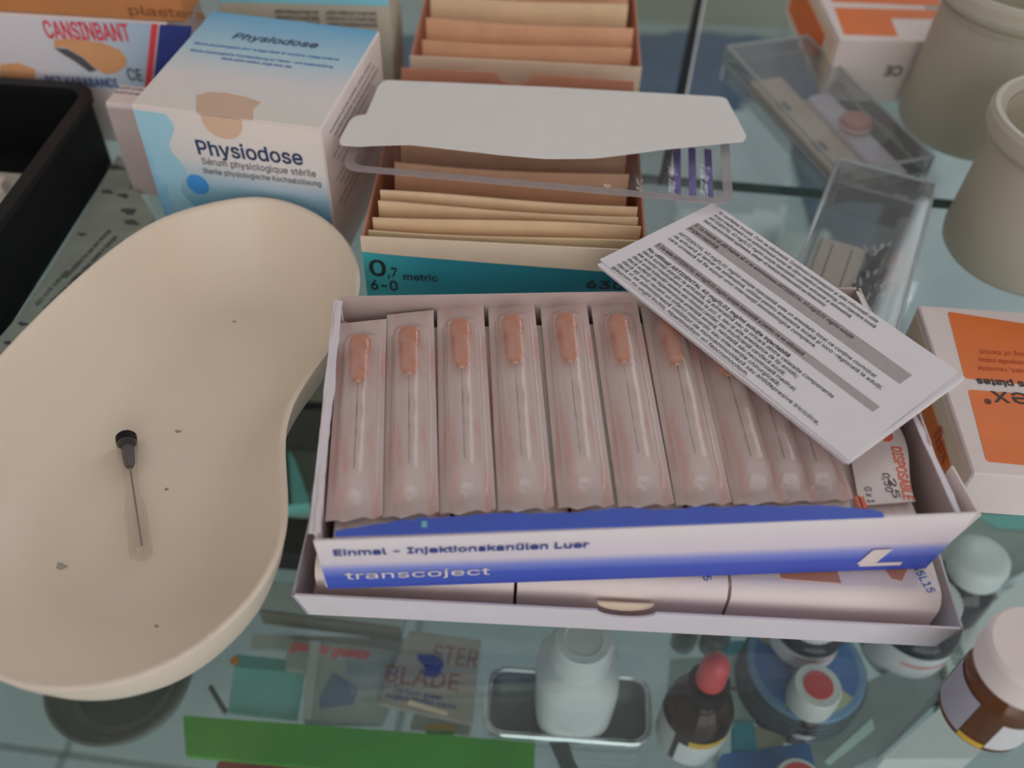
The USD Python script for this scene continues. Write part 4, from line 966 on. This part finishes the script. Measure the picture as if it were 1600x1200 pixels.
    U = lambda x, y: t.hit(x, y, 2, h2); d = .1
    def top(name, pts, m, off=.00015, lab=None):
        t.obj(name, prism([U(*p)[:2] for p in pts], h2 + off - .0001, h2 + off), m, smooth=False, label=lab)
    top('orange_panel', [(1303, 12), (1470, 16), (1455, 30), (1392, 29), (1403, 57), (1319, 54)], m_orange_print, .00015, 'orange printed panel')
    top('orange_panel', [(1292, -30), (1460, -30), (1470, 10), (1300, 3)], m_orange_print, .00015, 'orange printed panel')
    a = t.hit(1395, 103, 1, 0); t.obj('lettering', text('CE', (a[0] + .006, -.0002, a[2]), -X, -Z, .0052, None, True), m_ink, smooth=False)
    t.obj('end_flap', box(-.0006, 0, .004, d - .004, .004, h2 - .003), m_cream, smooth=False)
    t.obj('orange_panel', box(-.001, -.0004, .02, d - .01, .006, h2 - .008), m_orange_print, smooth=False)

    # two milky jars
    def jar(label, bx, by, r, h):
        c = P(bx, by, 0)
        t = T('milky_jar', label, 'jar', (c[0], c[1], 0)); k = .0018
        t.obj('wall', lathe([(0, 0), (r * .93, 0), (r * .98, .002), (r, .006), (r * .95, h * .62), (r * .90, h - .010)], 64), m_jar)
        t.obj('inner_wall', lathe([(r * .88, h - .004), (r * .90 - k, h * .62), (r - k, .006), (r * .9 - k, k), (0, k)], 64), m_jar)
        t.obj('rim', lathe([(r * .90, h - .011), (r * 1.02, h - .010), (r * 1.07, h - .007), (r * 1.07, h - .002), (r * 1.03, h), (r * .97, h), (r * .88, h - .003)], 64), m_jar, label='thick rounded rim')
        t.obj('ring', lathe([(r * .90, h * .80), (r * .955, h * .805), (r * .955, h * .83), (r * .90, h * .835)], 64), m_jar, label='raised ring under the rim')
        return t
    jar('tall milky plastic jar at the right edge, the nearer one', 1592, 392, .034, .066)
    jar('milky plastic jar behind the nearer jar, at the top right corner', 1512, 196, .036, .076)

    # small brown bottle on the glass at the right edge
    c = P(1533, 1112, 0); r = .0122
    t = T('brown_bottle', 'small brown glass bottle with white cap at the right edge', 'bottle', (c[0], c[1], 0))
    t.obj('body', lathe([(0, 0), (r * .9, 0), (r, .001), (r, .0185), (r * .95, .022), (r * .7, .026), (r * .65, .029), (0, .029)], 48), m_amber2)
    a0 = math.radians(205)
    def lab(a, b, z0, z1, name, m, rr=r * 1.012):
        th = np.linspace(a, b, 14); v = [(rr * math.cos(x), rr * math.sin(x), z) for z in (z0, z1) for x in th]; v += [((rr - .0002) * math.cos(x), (rr - .0002) * math.sin(x), z) for z in (z0, z1) for x in th]
        n = 14; f = []
        for i in range(n - 1): f += [[i, i + 1, n + i + 1], [i, n + i + 1, n + i]]
        m_ = trimesh.Trimesh(v, f, process=False); return t.obj(name, m_, m, smooth=60)
    lab(math.radians(150), math.radians(215), .003, .020, 'paper_label', mat('grey_label', alb((130, 126, 136)), .5, .05))
    lab(math.radians(250), math.radians(310), .003, .017, 'paper_label', m_label)
    lab(math.radians(216), math.radians(249), .0015, .004, 'paper_label', m_yellow)
    t.obj('cap', lathe([(0, .0275), (.0122, .0275), (.0127, .0283), (.0127, .0375), (.0118, .039), (0, .0394)], 48), m_white)
right_things()

# ---------------------------------------------------------------- things on the lower glass shelf
def lower_frame(px, py, z=LZ):
    c = P(px, py, z); return (c[0], c[1], z)

def flat(name, label, catg, pts, m, h=.003, z=LZ, part='sheet', r=.0008):
    c = np.mean([P(x, y, z + h) for x, y in pts], 0)
    t = T(name, label, catg, (c[0], c[1], z))
    q = Polygon([t.hit(x, y, 2, h)[:2] for x, y in pts])
    if r: q = q.buffer(-r).buffer(r)
    t.obj(part, prism(q, 0, h), m, smooth=False); t.h = h
    return t

def ltext(t, s, p, q, hh, m, bold=False, sl=0.0, name='lettering'):
    a, b = t.hit(*p, 2, t.h + .0001), t.hit(*q, 2, t.h + .0001); d = b - a
    t.obj(name, text(s, a, d, (-d[1], d[0], 0), hh, np.linalg.norm(d), bold, slant=sl), m, smooth=False)

def lower():
    # metal instrument tray
    t = T('metal_tray', 'shallow metal instrument tray under the glass, white bottle standing in it', 'tray', P(758, 1160, LZ), P(1010, 1178, LZ))
    w = t.w; d = t.hit(748, 1052, 2, .004)[1]; h = .010
    o, i = rpoly(0, w, 0, d, .008), rpoly(.0012, w - .0012, .0012, d - .0012, .007)
    t.obj('floor_plate', prism(o, 0, .001), mat('dull_steel', (.25, .29, .28), .35, .12, 60, metallic=.5))
    t.obj('wall', trimesh.creation.extrude_polygon(o.difference(i), h, engine='earcut'), m_chrome)
    bnd = np.array(o.exterior.coords); t.obj('rim', tube([(x, y, h) for x, y in bnd], .0016, 10, False), m_chrome, label='bright rolled rim')
    # white bottle
    c = P(893, 1108, LZ + .0015)
    b = T('white_bottle', 'white plastic bottle with a white screw cap standing in the metal tray', 'bottle', (c[0], c[1], LZ + .0013))
    sq = lambda p: (abs(math.cos(p)) ** 3.2 + abs(math.sin(p)) ** 3.2) ** (-1 / 3.2)
    b.obj('body', lathe([(0, 0), (.0150, 0), (.0162, .0012), (.0172, .012), (.0178, .036), (.0170, .043), (.0135, .049), (.0100, .051), (.0100, .053), (0, .053)], 56, k=sq), m_wplastic, smooth=50)
    b.obj('cap', lathe([(0, .052), (.0125, .052), (.0130, .053), (.0124, .066), (.0112, .068), (.008, .0684), (.0072, .0678), (0, .0678)], 60, k=lambda p: 1 + .012 * math.cos(30 * p)), m_wcap)
    # tweezers with dark handle
    a = P(868, 1150, LZ + .004); e = P(890, 1230, LZ + .004)
    tw = T('tweezers', 'dark handled tweezers lying in the tray in front of the white bottle', 'tweezers', (a[0], a[1], LZ + .0013))
    q0, q1 = tw.to(a), tw.to(e); q0[2] = q1[2] = .0035
    tw.obj('arm', tube([q0, (q0 + q1) / 2 + [.0006, 0, 0], q1 + [.001, 0, 0]], [.0042, .0028, .0022], 8), m_greydark); tw.obj('arm', tube([q0 + [.001, 0, 0], (q0 + q1) / 2 + [.003, 0, 0], q1 + [.006, 0, 0]], [.004, .0022, .0018], 8), m_greydark)
    # dropper bottle
    c = P(1076, 1146, LZ); r = .0150
    b = T('dropper_bottle', 'dark brown dropper bottle with a red rubber bulb', 'bottle', (c[0], c[1], LZ))
    b.obj('body', lathe([(0, 0), (r * .92, 0), (r, .0015), (r, .026), (r * .98, .030), (r * .86, .036), (r * .60, .041), (r * .42, .043), (r * .42, .047), (0, .047)], 56), m_amber, smooth=50)
    def wrap(t, a, b_, z0, z1, name, m, rr, n=20):
        th = np.linspace(math.radians(a), math.radians(b_), n); v = [(rr * math.cos(x), rr * math.sin(x), z) for z in (z0, z1) for x in th]; f = []
        for i in range(n - 1): f += [[i, i + 1, n + i + 1], [i, n + i + 1, n + i]]
        return t.obj(name, trimesh.Trimesh(v, f, process=False), m, smooth=60)
    wrap(b, 235, 330, .002, .0205, 'paper_label', m_label, r + .0003); wrap(b, 250, 325, .0205, .0255, 'paper_label', m_yellow, r + .0003); wrap(b, 150, 225, .002, .026, 'paper_label', mat('grey_label_strip', (.45, .47, .46), .6, .05), r + .0003)
    b.obj('collar', lathe([(0, .044), (.0085, .044), (.0088, .045), (.0086, .053), (.006, .054), (0, .054)], 40, k=lambda p: 1 + .02 * math.cos(24 * p)), m_black)
    b.obj('bulb', lathe([(.0058, .053), (.0062, .055), (.0060, .064), (.0056, .068), (.0044, .0715), (.002, .0732), (0, .0735)], 32), m_redrub, smooth=60, label='red rubber bulb')
    # blue round case with ridged side
    c = P(1240, 1075, LZ); R = .0275
    t = T('blue_round_case', 'round ridged blue case with pale wedges on its lid', 'case', (c[0], c[1], LZ))
    prof = [(0, 0), (R, 0)]
    for k in range(4): prof += [(R, .001 + k * .005), (R * 1.03, .0018 + k * .005), (R * 1.03, .0040 + k * .005), (R, .0048 + k * .005)]
    prof += [(R, .0215), (R * .97, .0225), (0, .0225)]
    t.obj('body', lathe(prof, 64), mat('slate_blue_plastic', (.05, .085, .11), .4, .15))
    t.obj('lid', lathe([(R * .97, .0226), (R * .95, .0236), (R * .9, .0238), (0, .0238)], 64), mat('lid_blue', (.16, .32, .52), .35, .1))
    for a0, a1, m in ((150, 235, m_bluebox), (-40, 55, m_bluebox), (236, 320, mat('wedge_olive', (.52, .52, .32), .5, .1)), (56, 149, stage_mat('wedge_olive'))):
        th = np.radians(np.linspace(a0, a1, 14)); pl = [(R * .84 * math.cos(x), R * .84 * math.sin(x)) for x in th] + [(R * .3 * math.cos(x), R * .3 * math.sin(x)) for x in th[::-1]]
        t.obj('wedge', prism(pl, .0238, .0242), m, smooth=False)
    def vial(name, label, px, py, r, hb, m, capm, caph, capr, z=LZ, neck=.5):
        c = P(px, py, z); t = T(name, label, 'bottle', (c[0], c[1], z))
        t.obj('body', lathe([(0, 0), (r * .92, 0), (r, .0012), (r, hb * .68), (r * .92, hb * .82), (r * neck, hb * .95), (r * neck, hb), (0, hb)], 48), m, smooth=50)
        t.obj('cap', lathe([(0, hb - .003), (capr, hb - .003), (capr * 1.02, hb - .002), (capr, hb + caph - .0012), (capr * .94, hb + caph), (0, hb + caph)], 60, k=lambda p: 1 + .012 * math.cos(30 * p)), capm)
        return t
    t = vial('vial_bottle', 'small dark bottle with a white ribbed cap bearing a red dot', 1243, 1130, .0112, .0275, m_amber, m_wcap, .012, .0103)
    t.obj('cap_dot', lathe([(0, .0395), (.0064, .0395), (.0064, .0400), (0, .0400)], 32), m_redrub, label='round red dot')
    wrap(t, 150, 240, .002, .0165, 'paper_label', mat('red_label', (.55, .10, .11), .5, .05), .0114); wrap(t, 241, 330, .002, .0130, 'paper_label', m_label, .0114)
    t = vial('vial_bottle', 'small bottle with a red topped cap cut by the bottom edge of the photo', 1220, 1268, .0112, .022, m_amber, m_wcap, .012, .0103)
    t.obj('cap_dot', lathe([(0, .0342), (.008, .0342), (.008, .0345), (0, .0345)], 32), m_redrub, label='round red dot')
    zb = LZ + .0245
    t = vial('label_bottle', 'white labelled bottle standing on the blue round case, under the tray', 1252, 1000, .0155, .022, m_navyglass, m_wcap, .004, .012, zb)
    wrap(t, 185, 355, .0018, .013, 'paper_label', m_label, .0157); wrap(t, 235, 320, .0095, .0105, 'stripe', m_red, .0159)
    t = vial('label_bottle', 'white labelled bottle beneath the right corner of the card tray', 1405, 1012, .0195, .040, m_navyglass, m_wcap, .008, .013)
    wrap(t, 185, 355, .003, .026, 'paper_label', m_label, .0197); wrap(t, 240, 320, .018, .0192, 'stripe', m_red, .0199)
    t = vial('dark_bottle', 'dark bottle with a big rounded white cap right of the card tray', 1470, 962, .0145, .042, m_navyglass, m_white_s, .001, .008)
    dz = .008
    t.obj('cap_dome', lathe([(p, q + dz) for p, q in [(.0118, .0345), (.0130, .0355), (.0130, .043), (.0122, .046), (.010, .0478), (.006, .0484), (0, .0484)]], 48), m_white_s, smooth=60, label='rounded white cap')
    t.obj('shoulder_ring', lathe([(p, q + dz) for p, q in [(.0100, .033), (.0122, .0335), (.0122, .0345), (.0100, .0348)]], 40), m_wcap)
    for i, (x, y, r) in enumerate(((1066, 1006, .0058), (1112, 1010, .0066))):
        c = P(x, y, LZ); t = T('glass_ampoule', ('left' if i == 0 else 'right') + ' one of two short grey vials half under the card tray', 'vial', (c[0], c[1], LZ))
        t.obj('body', lathe([(0, 0), (r, 0), (r * 1.03, .001), (r * 1.03, .012), (r * .8, .014), (0, .014)], 32), mat('grey_vial_%d' % i, (.20, .23, .21), .25, .1)); t.obj('stopper', lathe([(0, .014), (r * .7, .014), (r * .7, .018), (0, .018)], 24), m_greyplastic)
    # glass rod
    a, b = P(1545, 905, LZ + .004), P(1594, 985, LZ + .004)
    t = T('glass_rod', 'thin pale glass rod beside the dark bottle', 'rod', (a[0], a[1], LZ)); q = t.to(b); q[2] = .0015
    t.obj('rod', tube([(0, 0, .0015), q], .0013, 10), m_white_s); t.obj('tip', tube([(-.0005, .001, .0015), (.0003, -.0004, .0015)], [.0008, .0017], 10), m_turq)
    # grey round dish at the lower left
    c = P(197, 1072, LZ); R = .0325
    t = T('grey_round_dish', 'round grey translucent dish under the lower end of the kidney dish', 'dish', (c[0], c[1], LZ))
    t.obj('bowl', lathe([(0, 0), (R * .86, 0), (R * .90, .002), (R, .010), (R, .0115), (R * .96, .0115), (R * .87, .0045), (R * .68, .0035), (0, .0035)], 72), m_greyplastic)
    t.obj('inner_disc', lathe([(R * .62, .0036), (R * .62, .0046), (0, .0046)], 60), m_greydark, label='dark round insert')
    t.obj('ring', lathe([(R * .72, .0036), (R * .725, .0052), (R * .75, .0052), (R * .755, .0036)], 64), mat('ring_grey', (.14, .17, .165), .35, .1))
    # green card, red pad under it
    t = flat('green_card', 'bright green card lying on the lower shelf at the bottom of the photo', 'card', [(286, 1118), (560, 1138), (836, 1160), (834, 1230), (290, 1180)], m_green, .003, LZ + .0062, r=.0005)
    t.obj('edge_strip', box(0, .001, 0, .001, 0, .001).apply_translation([0, 0, .0005]), m_green)
    t = flat('red_pad', 'red pad peeping out below the green card', 'pad', [(340, 1186), (600, 1202), (620, 1260), (330, 1250)], mat('dark_red_card', (.30, .03, .03), .6, .1), .006, LZ, r=.003)
    # turquoise card, orange dot
    t = flat('turquoise_card', 'turquoise card right of the grey dish, behind the green card', 'card', [(368, 1022), (478, 1034), (464, 1124), (356, 1112)], m_turq, .0025)
    t.obj('band', prism([t.hit(x, y, 2, .0026)[:2] for x, y in ((368, 1022), (478, 1034), (475, 1052), (366, 1042))], .0025, .0027), mat('deep_teal', (.12, .36, .34), .6, .06), smooth=False)
    e = t.hit(363, 1032, 2, .003); t.obj('orange_mark', prism(Point(e[0] + .001, e[1]).buffer(.0022), .0027, .0031), mat('orange_dot', (.65, .25, .04), .5, .1), label='orange mark')
    # packets
    t = flat('gauze_packet', 'clear grey packet with red handwriting style print behind the turquoise card', 'packet', [(448, 999), (650, 1018), (596, 1130), (474, 1128), (482, 1050), (446, 1044)], m_pack, .004, LZ + .0030)
    ltext(t, 'guess guess', (452, 1014), (574, 1030), .0048, m_red, True, .25); ltext(t, 'gu', (474, 1084), (490, 1086), .0036, m_red, True)
    q = [t.hit(x, y, 2, .0041)[:2] for x, y in ((520, 1050), (560, 1075), (552, 1100), (500, 1108), (498, 1090))]
    t.obj('blue_patch', prism(q, .004, .0042), mat('slate_print', (.16, .22, .32), .6, .15), smooth=False)
    t.obj('seal', prism([t.hit(x, y, 2, .0043)[:2] for x, y in ((484, 1001), (500, 1003), (486, 1126), (472, 1126))], .004, .0046), m_box_pale, smooth=False)
    t = flat('blade_packet', 'beige paper packet with red outlined letters and a navy blot', 'packet', [(640, 985), (752, 1000), (738, 1132), (590, 1098)], m_pack2, .0025, LZ + .0070)
    ltext(t, 'STER', (672, 1034), (744, 1044), .0090, mat('dull_red_ink', (.30, .12, .10), .6, .05)); ltext(t, 'BLADE', (597, 1064), (716, 1080), .0080, stage_mat('dull_red_ink'))
    ltext(t, 'surgical blades sterile', (600, 1088), (712, 1108), .0022, m_navy); ltext(t, 'carbon steel', (614, 1080), (690, 1094), .0022, m_navy)
    th = np.linspace(0, 2 * math.pi, 30)[:-1]; e = t.hit(672, 1040, 2, .0026)
    t.obj('navy_blot', prism([(e[0] + .0055 * (1 + .35 * math.sin(3 * a + 1) + .15 * math.sin(7 * a)) * math.cos(a + .5), e[1] + .0075 * (1 + .3 * math.cos(2 * a)) * math.sin(a)) for a in th], .0025, .0028), m_navy, smooth=False, label='navy printed blot')
    e = t.hit(741, 984, 2, .0026)
    t.obj('tape', prism([t.hit(x, y, 2, .0026)[:2] for x, y in ((640, 1094), (700, 1112), (698, 1118), (636, 1100))], .0025, .0029), m_cream, smooth=False)
    t = flat('label_card', 'small grey card with yellow and green stripes behind the green card', 'card', [(648, 1108), (740, 1124), (732, 1150), (640, 1140)], m_box_pale, .0022)
    for m, y0, y1 in ((m_yellow, 1131, 1141), (m_green, 1142, 1149)): t.obj('stripe', prism([t.hit(x, y, 2, .0023)[:2] for x, y in ((666, y0), (710, y0 + 1), (709, y1), (665, y1 - 1))], .0022, .0024), m, smooth=False)
    # thin clip
    a, b = P(328, 1072, LZ + .002), P(352, 1112, LZ + .002); t = T('black_stick', 'short black stick left of the turquoise card', 'stick', (a[0], a[1], LZ)); q = t.to(b); q[2] = .0012
    t.obj('stick', tube([(0, 0, .0012), q], .0012, 8), m_greydark); t.obj('tip', tube([(-.0004, .0006, .0012), (.0002, -.0002, .0012)], [.0006, .0014], 8), m_greyplastic)
    # pale carton with a dark front edge
    t = flat('pale_carton', 'pale grey carton with a dark front edge under the left end of the card tray', 'carton', [(404, 905), (640, 930), (626, 980), (406, 952)], m_box_pale, .012, r=.0004)
    A, B = t.hit(406, 953, 2, .012), t.hit(626, 981, 2, .012); n = np.array([B[1] - A[1], -(B[0] - A[0]), 0]); n /= np.linalg.norm(n); 
    t.obj('dark_edge', hexa([A - [0, 0, .012], B - [0, 0, .012], B - [0, 0, .012] + n * .0008, A - [0, 0, .012] + n * .0008], [A, B, B + n * .0008, A + n * .0008]), m_olive, smooth=False)
    flat('grey_sheet', 'wide pale sheet of card under the packets on the lower shelf', 'sheet', [(395, 990), (700, 1000), (690, 1016), (390, 1014)], m_box_pale, .0012)
    # things seen between the kidney dish and the needle box
    t = flat('beige_carton', 'beige carton seen between the kidney dish and the needle box', 'carton', [(452, 600), (475, 560), (560, 520), (570, 640), (450, 640)], mat('beige_olive_card', (.30, .28, .22), .6, .08), .02)
    e = t.hit(478, 612, 2, .02); t.obj('yellow_mark', box(e[0] - .008, e[0] + .004, e[1] - .006, e[1] + .004, .02, .0204), mat('pale_yellow', (.42, .38, .16), .6, .1), smooth=False)
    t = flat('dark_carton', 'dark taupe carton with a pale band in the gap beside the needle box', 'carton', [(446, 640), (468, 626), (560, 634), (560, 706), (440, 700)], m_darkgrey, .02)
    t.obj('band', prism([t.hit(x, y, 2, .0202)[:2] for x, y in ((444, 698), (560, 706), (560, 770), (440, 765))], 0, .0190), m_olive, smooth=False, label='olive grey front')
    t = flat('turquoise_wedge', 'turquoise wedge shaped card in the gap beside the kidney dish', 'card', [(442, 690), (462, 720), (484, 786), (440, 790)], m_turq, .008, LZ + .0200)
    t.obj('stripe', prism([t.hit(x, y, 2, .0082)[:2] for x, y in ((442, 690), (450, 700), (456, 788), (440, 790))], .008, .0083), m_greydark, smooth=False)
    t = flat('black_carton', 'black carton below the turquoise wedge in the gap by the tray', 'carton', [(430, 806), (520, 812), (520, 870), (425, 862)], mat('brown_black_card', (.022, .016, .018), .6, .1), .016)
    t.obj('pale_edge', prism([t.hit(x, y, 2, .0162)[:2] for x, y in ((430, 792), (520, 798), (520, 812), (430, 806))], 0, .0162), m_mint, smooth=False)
    # turquoise packs and mint box behind the dropper bottle
    t = flat('mint_carton', 'pale mint carton behind the dropper bottle', 'carton', [(1048, 1030), (1172, 1022), (1180, 1128), (1040, 1120)], m_mint, .004)
    t.obj('dark_line', prism([t.hit(x, y, 2, .0041)[:2] for x, y in ((1050, 1075), (1172, 1072), (1172, 1078), (1050, 1081))], .004, .0042), m_greyplastic, smooth=False)
    t.obj('blue_panel', prism([t.hit(x, y, 2, .0041)[:2] for x, y in ((1125, 1003), (1170, 1000), (1166, 1022), (1125, 1022))], 0, .0041), m_turq2, smooth=False)
    t = flat('turquoise_pack', 'small turquoise and cream pack right of the dropper bottle', 'pack', [(1146, 1130), (1178, 1130), (1184, 1172), (1146, 1172)], m_turq2, .006)
    t.obj('cream_side', prism([t.hit(x, y, 2, .006)[:2] for x, y in ((1178, 1134), (1230, 1150), (1222, 1168), (1184, 1172))], 0, .006), mat('olive_cream', (.60, .62, .48), .6, .06), smooth=False)
    t = flat('blue_carton', 'dark blue carton at the bottom edge right of the dropper bottle', 'carton', [(1128, 1178), (1264, 1160), (1284, 1240), (1120, 1240)], m_bluebox, .010)
    t.obj('tape', prism([t.hit(x, y, 2, .0101)[:2] for x, y in ((1206, 1168), (1218, 1167), (1228, 1225), (1214, 1226))], .010, .0102), mat('mid_blue', (.05, .17, .40), .5, .1), smooth=False)
    # white carton lying diagonally at the lower right
    t = flat('white_long_carton', 'long white carton lying diagonally at the lower right, printed strip on one side', 'carton', [(1498, 985), (1640, 870), (1760, 960), (1520, 1185), (1378, 1186), (1470, 1105)], m_white_s, .012, r=.0005)
    t.obj('label_strip', prism([t.hit(x, y, 2, .0121)[:2] for x, y in ((1472, 1012), (1500, 992), (1522, 1066), (1492, 1092))], 0, .0122), mat('mint_label', (.62, .72, .68), .6, .05), smooth=False)
    def st(s, p, q, hh):
        a, b = t.hit(*p, 2, .0123), t.hit(*q, 2, .0123); d = b - a; t.obj('lettering', text(s, a, d, (-d[1], d[0], 0), hh, np.linalg.norm(d), True), m_greyplastic, smooth=False)
    st('SUS', (1480, 1014), (1492, 1040), .0046); st('2ml', (1488, 1046), (1500, 1076), .0046); st('sterile disposable', (1494, 1004), (1514, 1066), .0018)
    t = flat('shaded_glass_sheet', 'long grey-green sheet for shadowed glass lying diagonally below the labelled bottle', 'case', [(1300, 1090), (1452, 1020), (1480, 1080), (1375, 1180), (1270, 1230), (1240, 1190)], mat('shaded_glass_grey', (.28, .35, .35), .35, .12), .008)  # sheet coloured for glass in shadow, no case lies here
    t.obj('pale_edge', prism([t.hit(x, y, 2, .0081)[:2] for x, y in ((1362, 1122), (1366, 1140), (1296, 1196), (1288, 1190))], .008, .0084), m_mint, smooth=False, label='pale mint edge strip')
    t = flat('mint_tray', 'pale mint plastic tray right of the dark bottle', 'tray', [(1420, 812), (1600, 790), (1700, 830), (1640, 870), (1580, 900), (1470, 985), (1440, 960)], mat('muted_green', (.30, .37, .34), .5, .1), .003)
    t.obj('teal_band', prism([t.hit(x, y, 2, .0031)[:2] for x, y in ((1520, 805), (1700, 800), (1700, 830), (1560, 826))], .003, .0034), m_turq, smooth=False)
lower()

# ---------------------------------------------------------------- cloths added in place of reflections, and cartons seen through the back panes
def cloth(name, label, pts, m, h, amp, seed, z=LZ):  # crumpled sheet added where the glass shows a reflection
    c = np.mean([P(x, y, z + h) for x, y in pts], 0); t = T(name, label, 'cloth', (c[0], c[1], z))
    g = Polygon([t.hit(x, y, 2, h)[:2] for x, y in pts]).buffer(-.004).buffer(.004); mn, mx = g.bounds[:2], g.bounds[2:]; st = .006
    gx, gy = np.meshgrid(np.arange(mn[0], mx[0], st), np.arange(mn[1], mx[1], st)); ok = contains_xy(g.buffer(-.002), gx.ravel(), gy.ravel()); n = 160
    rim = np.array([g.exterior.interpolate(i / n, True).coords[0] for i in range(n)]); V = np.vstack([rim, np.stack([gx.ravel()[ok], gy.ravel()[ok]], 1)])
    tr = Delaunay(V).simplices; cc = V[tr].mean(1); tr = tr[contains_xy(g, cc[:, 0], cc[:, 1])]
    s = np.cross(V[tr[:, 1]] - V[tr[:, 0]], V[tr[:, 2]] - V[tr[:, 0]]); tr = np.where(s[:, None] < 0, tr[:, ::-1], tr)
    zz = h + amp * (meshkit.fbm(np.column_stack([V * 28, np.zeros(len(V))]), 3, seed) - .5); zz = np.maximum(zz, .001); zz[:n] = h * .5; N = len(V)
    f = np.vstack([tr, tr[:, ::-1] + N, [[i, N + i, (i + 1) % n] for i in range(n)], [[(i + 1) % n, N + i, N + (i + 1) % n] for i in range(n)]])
    t.obj('reflection_sheet', trimesh.Trimesh(np.vstack([np.column_stack([V, zz]), np.column_stack([V, np.zeros(N)])]), f, process=False), m, smooth=60); return t
def back_things():
    cloth('blue_reflection', 'dark blue cloth standing in for reflected clothing under the back glass panes by the black joint', [(560, 52), (1000, 44), (1235, 54), (1330, 120), (1255, 150), (1150, 168), (700, 170)], m_blue_refl, .010, .012, 1)
    cloth('white_reflection', 'crumpled white cloth standing in for reflected clothing under the glass right of the blister tray', [(1020, 180), (1150, 166), (1205, 152), (1240, 210), (1245, 270), (1238, 330), (1150, 345), (1050, 340)], m_white_refl, .070, .016, 2)
    cloth('lilac_reflection', 'lilac folded cloth standing in for a reflected garment edge between the white and blue cloths', [(1120, 168), (1180, 140), (1225, 130), (1250, 150), (1220, 152), (1140, 160)], m_lilac, .012, .006, 4, LZ + .026)
    cloth('grey_reflection', 'grey-blue cloth standing in for reflected clothing under the glass between the white cloth and the clear case', [(1232, 190), (1300, 200), (1392, 285), (1356, 400), (1312, 440), (1268, 330)], m_grey_refl, .010, .010, 3)
    cloth('bright_patch', 'pale white cloth standing in for bright patches on the glass near the two milky jars', [(1440, 130), (1560, 110), (1700, 330), (1660, 640), (1400, 520), (1385, 430), (1450, 300)], m_white_refl, .010, .010, 6)  # pale sheet added to give the bright patches by the jars
    A, B = P(1000, 44, LZ), P(1240, 54, LZ)
    t = T('beige_long_carton', 'long grey-beige carton under the glass behind the added blue cloth', 'carton', A + [0, .012, 0], B + [0, .012, 0]); w = t.w
    t.obj('body', rbox(-.02, w, 0, .10, 0, .09, .001), m_beigebox); t.obj('front_band', box(-.019, w - .001, -.0006, .0004, .0005, .055), m_olivebox, smooth=False, label='olive cream lower band')
    c = P(1232, 372, LZ + .05)
    t = T('white_vial', 'small white capped bottle under the glass above the leaflet', 'bottle', (c[0], c[1] - .02, LZ)); r = .0165
    t.obj('body', lathe([(0, .0), (r, 0), (r, .030), (r * .7, .036), (0, .036)], 40), m_white_s); t.obj('cap', lathe([(0, .034), (r * .92, .034), (r * .95, .036), (r * .9, .056), (r * .7, .060), (0, .061)], 40), m_wcap)
    a, b = P(1276, 398, LZ + .03), P(1296, 336, LZ + .03)
    t = T('red_white_pen', 'white stick with a red band beside the white capped bottle', 'stick', (a[0], a[1], LZ)); q = t.to(b); q[2] = .012
    t.obj('barrel', tube([(0, 0, .008), q], .006, 12), m_white_s); t.obj('band', tube([q * .1 + [0, 0, .0072], q * .42 + [0, 0, .0046]], .0064, 12), m_redrub, label='red band')
back_things()
